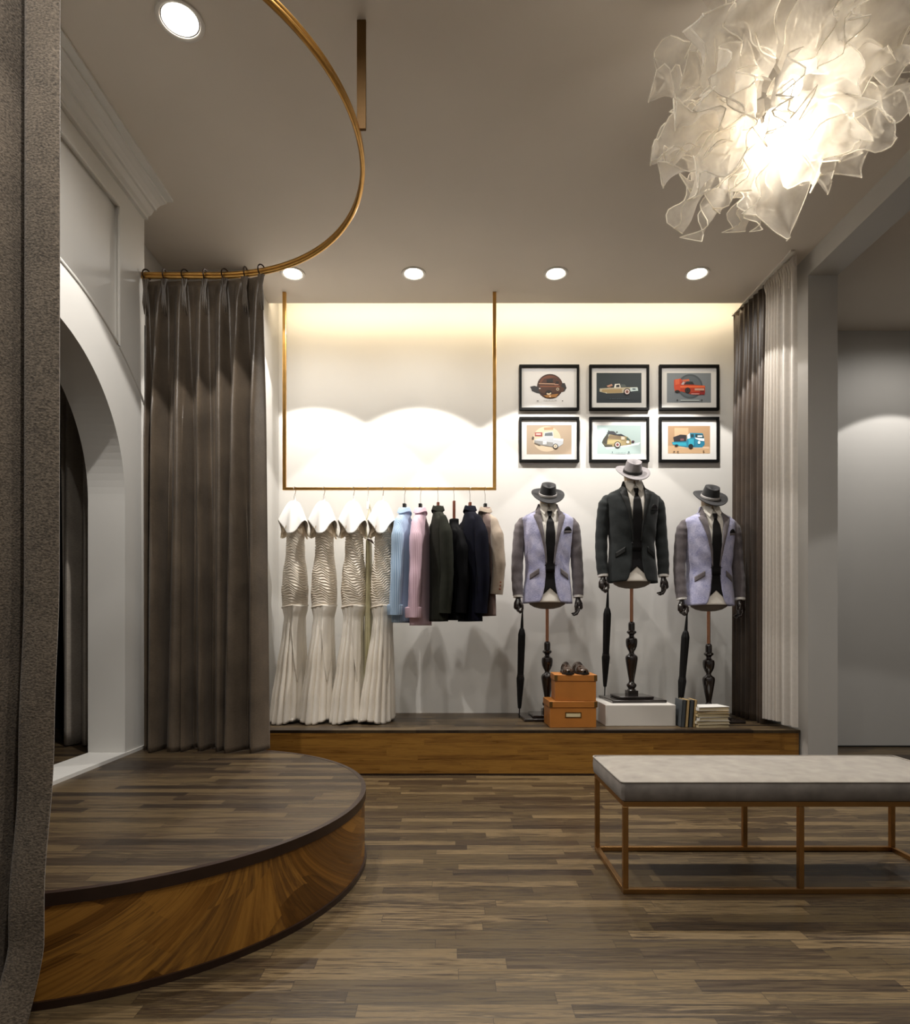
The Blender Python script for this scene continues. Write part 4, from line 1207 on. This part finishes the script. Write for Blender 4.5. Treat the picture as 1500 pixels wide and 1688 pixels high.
picture(2, 0, 'black-framed picture of a red-orange truck on grey, top right of the six', '7a8288', (262, 275, 1245, 935),
  [('4c565c', ell(780, 575, 280, 275)), ('5c656c', ell(780, 575, 240, 236)), ('c9482a', [(420, 430), (560, 400), (600, 430), (560, 700), (440, 680), (420, 600)]), ('d8633e', [(440, 420), (540, 405), (540, 520), (450, 540)]),
   ('d06a48', [(600, 430), (750, 410), (770, 455), (620, 470)]), ('b03a20', [(560, 470), (620, 460), (880, 540), (1110, 560), (1110, 720), (1000, 770), (800, 750), (560, 680)]),
   ('23282c', [(640, 530), (700, 470), (830, 470), (870, 535)]), ('b8b4b8', [(575, 530), (620, 470), (660, 480), (630, 540)]), ('e2683a', [(560, 560), (1100, 560), (1110, 600), (560, 610)]), ('c8a08c', rect(880, 620, 1090, 665)), ('6a1f1a', rect(1000, 670, 1090, 735)), ('8c1f20', [(780, 715), (1100, 700), (1100, 760), (830, 760)]), ('e8a8a0', [(800, 735), (980, 735), (980, 752), (800, 752)])]
  + wheel(720, 665, 62, '3a2a2a', '1c1414') + [('1c1818', ell(490, 690, 55, 30)), ('3a3f44', ell(490, 885, 18, 18)), ('3a3f44', ell(1035, 885, 18, 18)), ('b8c4c4', rect(560, 880, 980, 900))])
picture(0, 1, 'black-framed picture of a silver pickup with red box on beige, bottom left', 'a8957f', (250, 255, 1250, 912),
  [('c9b69b', ell(700, 570, 310, 285)), ('a98868', [(630, 310), (850, 300), (840, 360), (640, 370)]), ('8c3f3a', rect(430, 420, 600, 510)), ('c98a80', rect(450, 440, 570, 480)), ('e8d8d0', rect(470, 452, 560, 468)),
   ('b8bcc0', [(420, 590), (620, 520), (640, 420), (840, 400), (850, 540), (1070, 570), (1060, 680), (940, 760), (640, 720), (420, 640)]), ('5c6468', [(650, 500), (660, 440), (820, 420), (830, 500)]), ('e8e4e4', [(850, 560), (1060, 570), (1060, 620), (850, 600)]),
   ('8c8c8a', [(420, 600), (840, 650), (840, 750), (560, 700), (430, 660)]), ('f4f0e8', rect(612, 625, 690, 688)), ('55504a', rect(628, 640, 648, 652)), ('55504a', rect(658, 662, 676, 674)), ('6e665c', [(420, 640), (560, 700), (540, 715), (420, 670)])] + wheel(890, 735, 58, 'd8ccb8', 'a89880') + [('4c443c', ell(390, 545, 26, 30))])
picture(1, 1, 'black-framed picture of an olive estate car with loaded roof on pale teal, bottom middle', 'a3b6b4', (262, 262, 1240, 905),
  [('d4dfdd', [(380, 690), (640, 760), (1230, 640), (1190, 700), (900, 740), (480, 800)]), ('2f2c22', [(370, 650), (400, 570), (480, 455), (520, 460), (490, 690), (620, 745), (440, 750)]), ('8f8058', [(480, 690), (500, 560), (540, 470), (800, 480), (940, 520), (1020, 600), (1025, 690), (860, 715), (600, 740)]),
   ('a59868', [(490, 600), (780, 590), (780, 660), (490, 680)]), ('6b5a40', [(500, 560), (530, 480), (770, 490), (790, 580)]), ('4a4634', [(380, 650), (480, 690), (600, 700), (600, 735), (430, 720)]),
   ('282a30', [(480, 430), (560, 390), (640, 395), (700, 460), (600, 470), (500, 455)]), ('1c2028', [(600, 470), (800, 455), (900, 510), (780, 500)]), ('1c1c20', ell(705, 412, 18, 14)), ('1c1c20', ell(520, 392, 16, 16)),
   ('c9b8a4', [(800, 510), (870, 520), (880, 580), (800, 590)]), ('38524c', [(910, 530), (950, 540), (1000, 600), (930, 600)]), ('e0d4c4', ell(945, 640, 34, 34)), ('3c1c2c', ell(1060, 630, 34, 26))] + wheel(715, 700, 72, 'c8bcb4', '6a2a30') + text_marks(680, 900, 875, '7d9492', 6) + [('54686a', rect(590, 855, 606, 890)), ('54686a', ell(965, 870, 18, 18))])
picture(2, 1, 'black-framed picture of a turquoise truck on tan, bottom right of the six', 'ab8a68', (285, 275, 1225, 895),
  [('c4a27c', [(285, 720), (1225, 750), (1225, 895), (285, 895)]), ('c6a684', rect(430, 320, 740, 520)), ('d8b898', [(440, 750), (1200, 740), (1200, 790), (600, 770)]), ('1c7896', [(370, 640), (700, 600), (720, 480), (780, 430), (1060, 440), (1095, 560), (1105, 690), (1050, 760), (700, 760), (400, 700)]),
   ('28a0b8', [(380, 650), (690, 650), (700, 720), (500, 720), (390, 690)]), ('1f1c22', [(400, 530), (560, 470), (700, 480), (690, 620), (420, 630)]), ('70484a', rect(560, 560, 640, 610)), ('d8e8ec', [(720, 480), (770, 440), (780, 550), (720, 570)]), ('16383f', [(790, 460), (860, 460), (860, 530), (790, 530)]), ('0f2c33', [(890, 460), (1060, 470), (1080, 540), (900, 535)]), ('cfd8d8', rect(940, 490, 1050, 525)),
   ('e8f0f2', [(880, 540), (1090, 560), (1090, 620), (1000, 610), (900, 565)]), ('2a9cb4', [(740, 570), (860, 570), (860, 720), (740, 720)]), ('135c74', rect(870, 560, 880, 740)), ('cfe0e0', ell(975, 650, 30, 36))] + wheel(790, 735, 52, '15181c', '101010') + [('141820', ell(470, 715, 40, 22)), ('4a3420', ell(420, 855, 24, 11)), ('4a3420', ell(500, 855, 24, 11)), ('4a3420', ell(1075, 845, 18, 14))])

# ================================================================== bench
BX0, BX1, BY0, BY1 = 0.668, 2.035, 2.37, 2.84
bt = new_empty('bench', ((BX0 + BX1) / 2, (BY0 + BY1) / 2, 0), 'long upholstered bench with grey-beige top and bronze tube frame', 'bench')
hw, hd = (BX1 - BX0) / 2, (BY1 - BY0) / 2
T = 0.020
for x in (-hw + T/2, 0, hw - T/2):
    for y in (-hd + T/2, hd - T/2):
        MB().box((x, y, 0.177), (T, T, 0.314)).build('leg', M['bronze'], bt, bevel=0.0015)
for y in (-hd + T/2, hd - T/2):
    MB().box((0, y, 0.345), (2 * hw, T, T)).build('top_rail', M['bronze'], bt, bevel=0.0015)
    MB().box((0, y, T/2 + 0.0005), (2 * hw, T, T)).build('bottom_rail', M['bronze'], bt, bevel=0.0015)
for x in (-hw + T/2, hw - T/2):
    MB().box((x, 0, 0.345), (T, 2 * hd - 2 * T, T)).build('top_rail', M['bronze'], bt, bevel=0.0015)
    MB().box((x, 0, T/2 + 0.0005), (T, 2 * hd - 2 * T, T)).build('bottom_rail', M['bronze'], bt, bevel=0.0015)
cu = MB()
NX, NY = 60, 24
def rr(u, v, ex=0.0):
    """rounded-rectangle plan"""
    return u, v
W_, D_ = hw + 0.006, hd + 0.006
def outline(n=160, r=0.035, g=0.0):
    pts = []
    for cx, cy, a0 in ((W_ - r, D_ - r, 0), (-W_ + r, D_ - r, 90), (-W_ + r, -D_ + r, 180), (W_ - r, -D_ + r, 270)):
        for k in range(11):
            a = radians(a0 + 9 * k); pts.append((cx + (r - g) * cos(a), cy + (r - g) * sin(a)))
    return pts
ol = outline(r=0.014)
side_ = MB()
rings = [(0.3565, -0.004), (0.361, 0.0), (0.395, 0.003), (0.425, 0.001), (0.4295, -0.002)]
vs = []
for z, g in rings:
    vs += [(x * (1 + g / W_), y * (1 + g / D_), z) for x, y in ol]
n = len(ol)
fs = [(j * n + i, j * n + (i + 1) % n, (j + 1) * n + (i + 1) % n, (j + 1) * n + i) for j in range(len(rings) - 1) for i in range(n)]
fs.append(tuple(range(n))[::-1])
side_.add(vs, fs).build('cushion_side', M['benchs'], bt)
def top(u, v):
    x = (2 * u - 1); y = (2 * v - 1)
    e = (1 - abs(x) ** 14) * (1 - abs(y) ** 6)
    rc = 0.997
    xx, yy_ = x * W_ * rc, y * D_ * rc
    # soften the corners
    cx, cy = max(0, abs(xx) - (W_ - 0.03)), max(0, abs(yy_) - (D_ - 0.03))
    d = sqrt(cx * cx + cy * cy)
    if d > 0.03 and cx > 0 and cy > 0:
        k = 0.03 / d
        xx = math.copysign(W_ - 0.03 + cx * k, xx); yy_ = math.copysign(D_ - 0.03 + cy * k, yy_)
    return (xx, yy_, 0.4285 + 0.014 * e + 0.0012 * sin(x * 9 + y * 3) * e)
m = MB(); m.grid(top, 80, 40); m.build('cushion_top', M['bench'], bt)
pp = [(x * 1.001, y * 1.001, 0.430) for x, y in ol]
MB().tube(pp, 0.0035, n=8, closed=True).build('piping', M['bench'], bt)

# ================================================================== petal chandelier
CX, CY, CZ = 1.195, 2.20, 2.92
ch = new_empty('petal_chandelier', (CX, CY, CEIL), 'large glowing chandelier of ruffled translucent white fabric petals', 'chandelier')
dz = CZ - CEIL
MB().lathe([(0.0001, -0.03), (0.05, -0.028), (0.06, -0.015), (0.06, 0.0)], n=32).build('ceiling_rose', M['housing'], ch)
MB().tube([(0, 0, -0.02), (0, 0, dz + 0.06)], 0.006, n=10).build('stem', M['housing'], ch)
petalm = sheer('petal_organza', 'ece6dc', 0.60, 0.6)
hemm = sheer('petal_rolled_hem', 'fbf7ee', 0.15, 0.5)
rnd = random.Random(21)
def petal(c, d, up, L, Wd, cup, ruf, tip, twist):
    c, d, up = Vector(c), Vector(d).normalized(), Vector(up)
    s = d.cross(up).normalized(); nrm = s.cross(d).normalized()
    R_ = Matrix.Rotation(twist, 3, d); s = R_ @ s; nrm = R_ @ nrm
    ph = rnd.uniform(0, 6.3); f1 = rnd.uniform(2, 3.4)
    NU, NV = 16, 20
    def P(u, v):
        t = 2 * u - 1
        w = Wd * (0.22 + 0.78 * sin(min(1, v * 1.4) * pi / 2)) * max(0.0, 1 - max(0, (v - 0.35) / 0.65) ** (1.5 + 2.0 * tip))
        w = max(w, 0.002) * (1 + 0.10 * sin(11 * v + ph))
        edge = abs(t) ** 2
        o = cup * (t * t - 0.3) * v + ruf * sin(f1 * 2 * v * pi + ph + t * 1.8) * (0.25 + edge) * v + 0.16 * L * (v ** 2) * sin(ph)
        l = L * v
        return c + d * l + s * (w * t + 0.3 * ruf * cos(5 * v + ph) * v) + nrm * o
    mb = MB(); mb.grid(lambda u, v: P(u, v), NU, NV)
    rim = [P(0, k / 20) for k in range(3, 21)] + [P(k / 16, 1) for k in range(1, 16)] + [P(1, 1 - k / 20) for k in range(0, 18)]
    mb.cur = 1
    mb.tube(rim, 0.0022, n=5)
    return mb.build('petal', [petalm, hemm], ch, weld=False)
K = 0
C0 = Vector((0.0, 0, dz))
ga = pi * (3 - sqrt(5))
N = 92
for i in range(N):
    z = 1 - 2 * (i + 0.5) / N
    r = sqrt(1 - z * z); a = ga * i
    d = Vector((r * cos(a), r * sin(a) * 0.9, z))
    d += Vector((rnd.uniform(-.2, .2), rnd.uniform(-.2, .2), rnd.uniform(-.2, .2))); d.normalize()
    base = C0 + Vector((d.x * 0.14 + 0.10 * d.z, d.y * 0.11, d.z * 0.10))
    # petals lean around, more to the sides and down-turned
    dd = (d + Vector((rnd.uniform(-.45, .45), rnd.uniform(-.45, .45), rnd.uniform(-.35, .25)))).normalized()
    L = rnd.uniform(0.22, 0.38) * (1.0 if z < 0.3 else 1.15)
    up = Vector((-d.y, d.x, 0.3 + rnd.uniform(-.5, .5)))
    petal(base, dd, up, L, rnd.uniform(0.07, 0.125), rnd.uniform(0.02, 0.08), rnd.uniform(0.018, 0.04), rnd.uniform(0.1, 0.9), rnd.uniform(-0.9, 0.9))
for k, (bx, by, bz) in enumerate([(-0.05, -0.02, -0.10), (0.06, 0.02, -0.08), (0.0, -0.05, -0.02)]):
    sk = MB().tube([(0, 0, dz + 0.05), (bx * 0.6, by * 0.6, dz + 0.02), (bx, by, dz + bz + 0.05)], [0.005, 0.005, 0.010], n=8).build('lamp_holder', M['housing'], ch)
    MB().ball((bx, by, dz + bz), 0.030, 18, 12).build('bulb', M['bulb'], ch)
pl_ = bpy.data.lights.new('chandelier_light', 'POINT'); pl_.energy = LAMP_W; pl_.color = (1.0, 0.93, 0.82); pl_.shadow_soft_size = 0.05
po = bpy.data.objects.new('chandelier_light', pl_); COL.objects.link(po); po.parent = ch; po.location = (-0.03, -0.03, dz - 0.14)
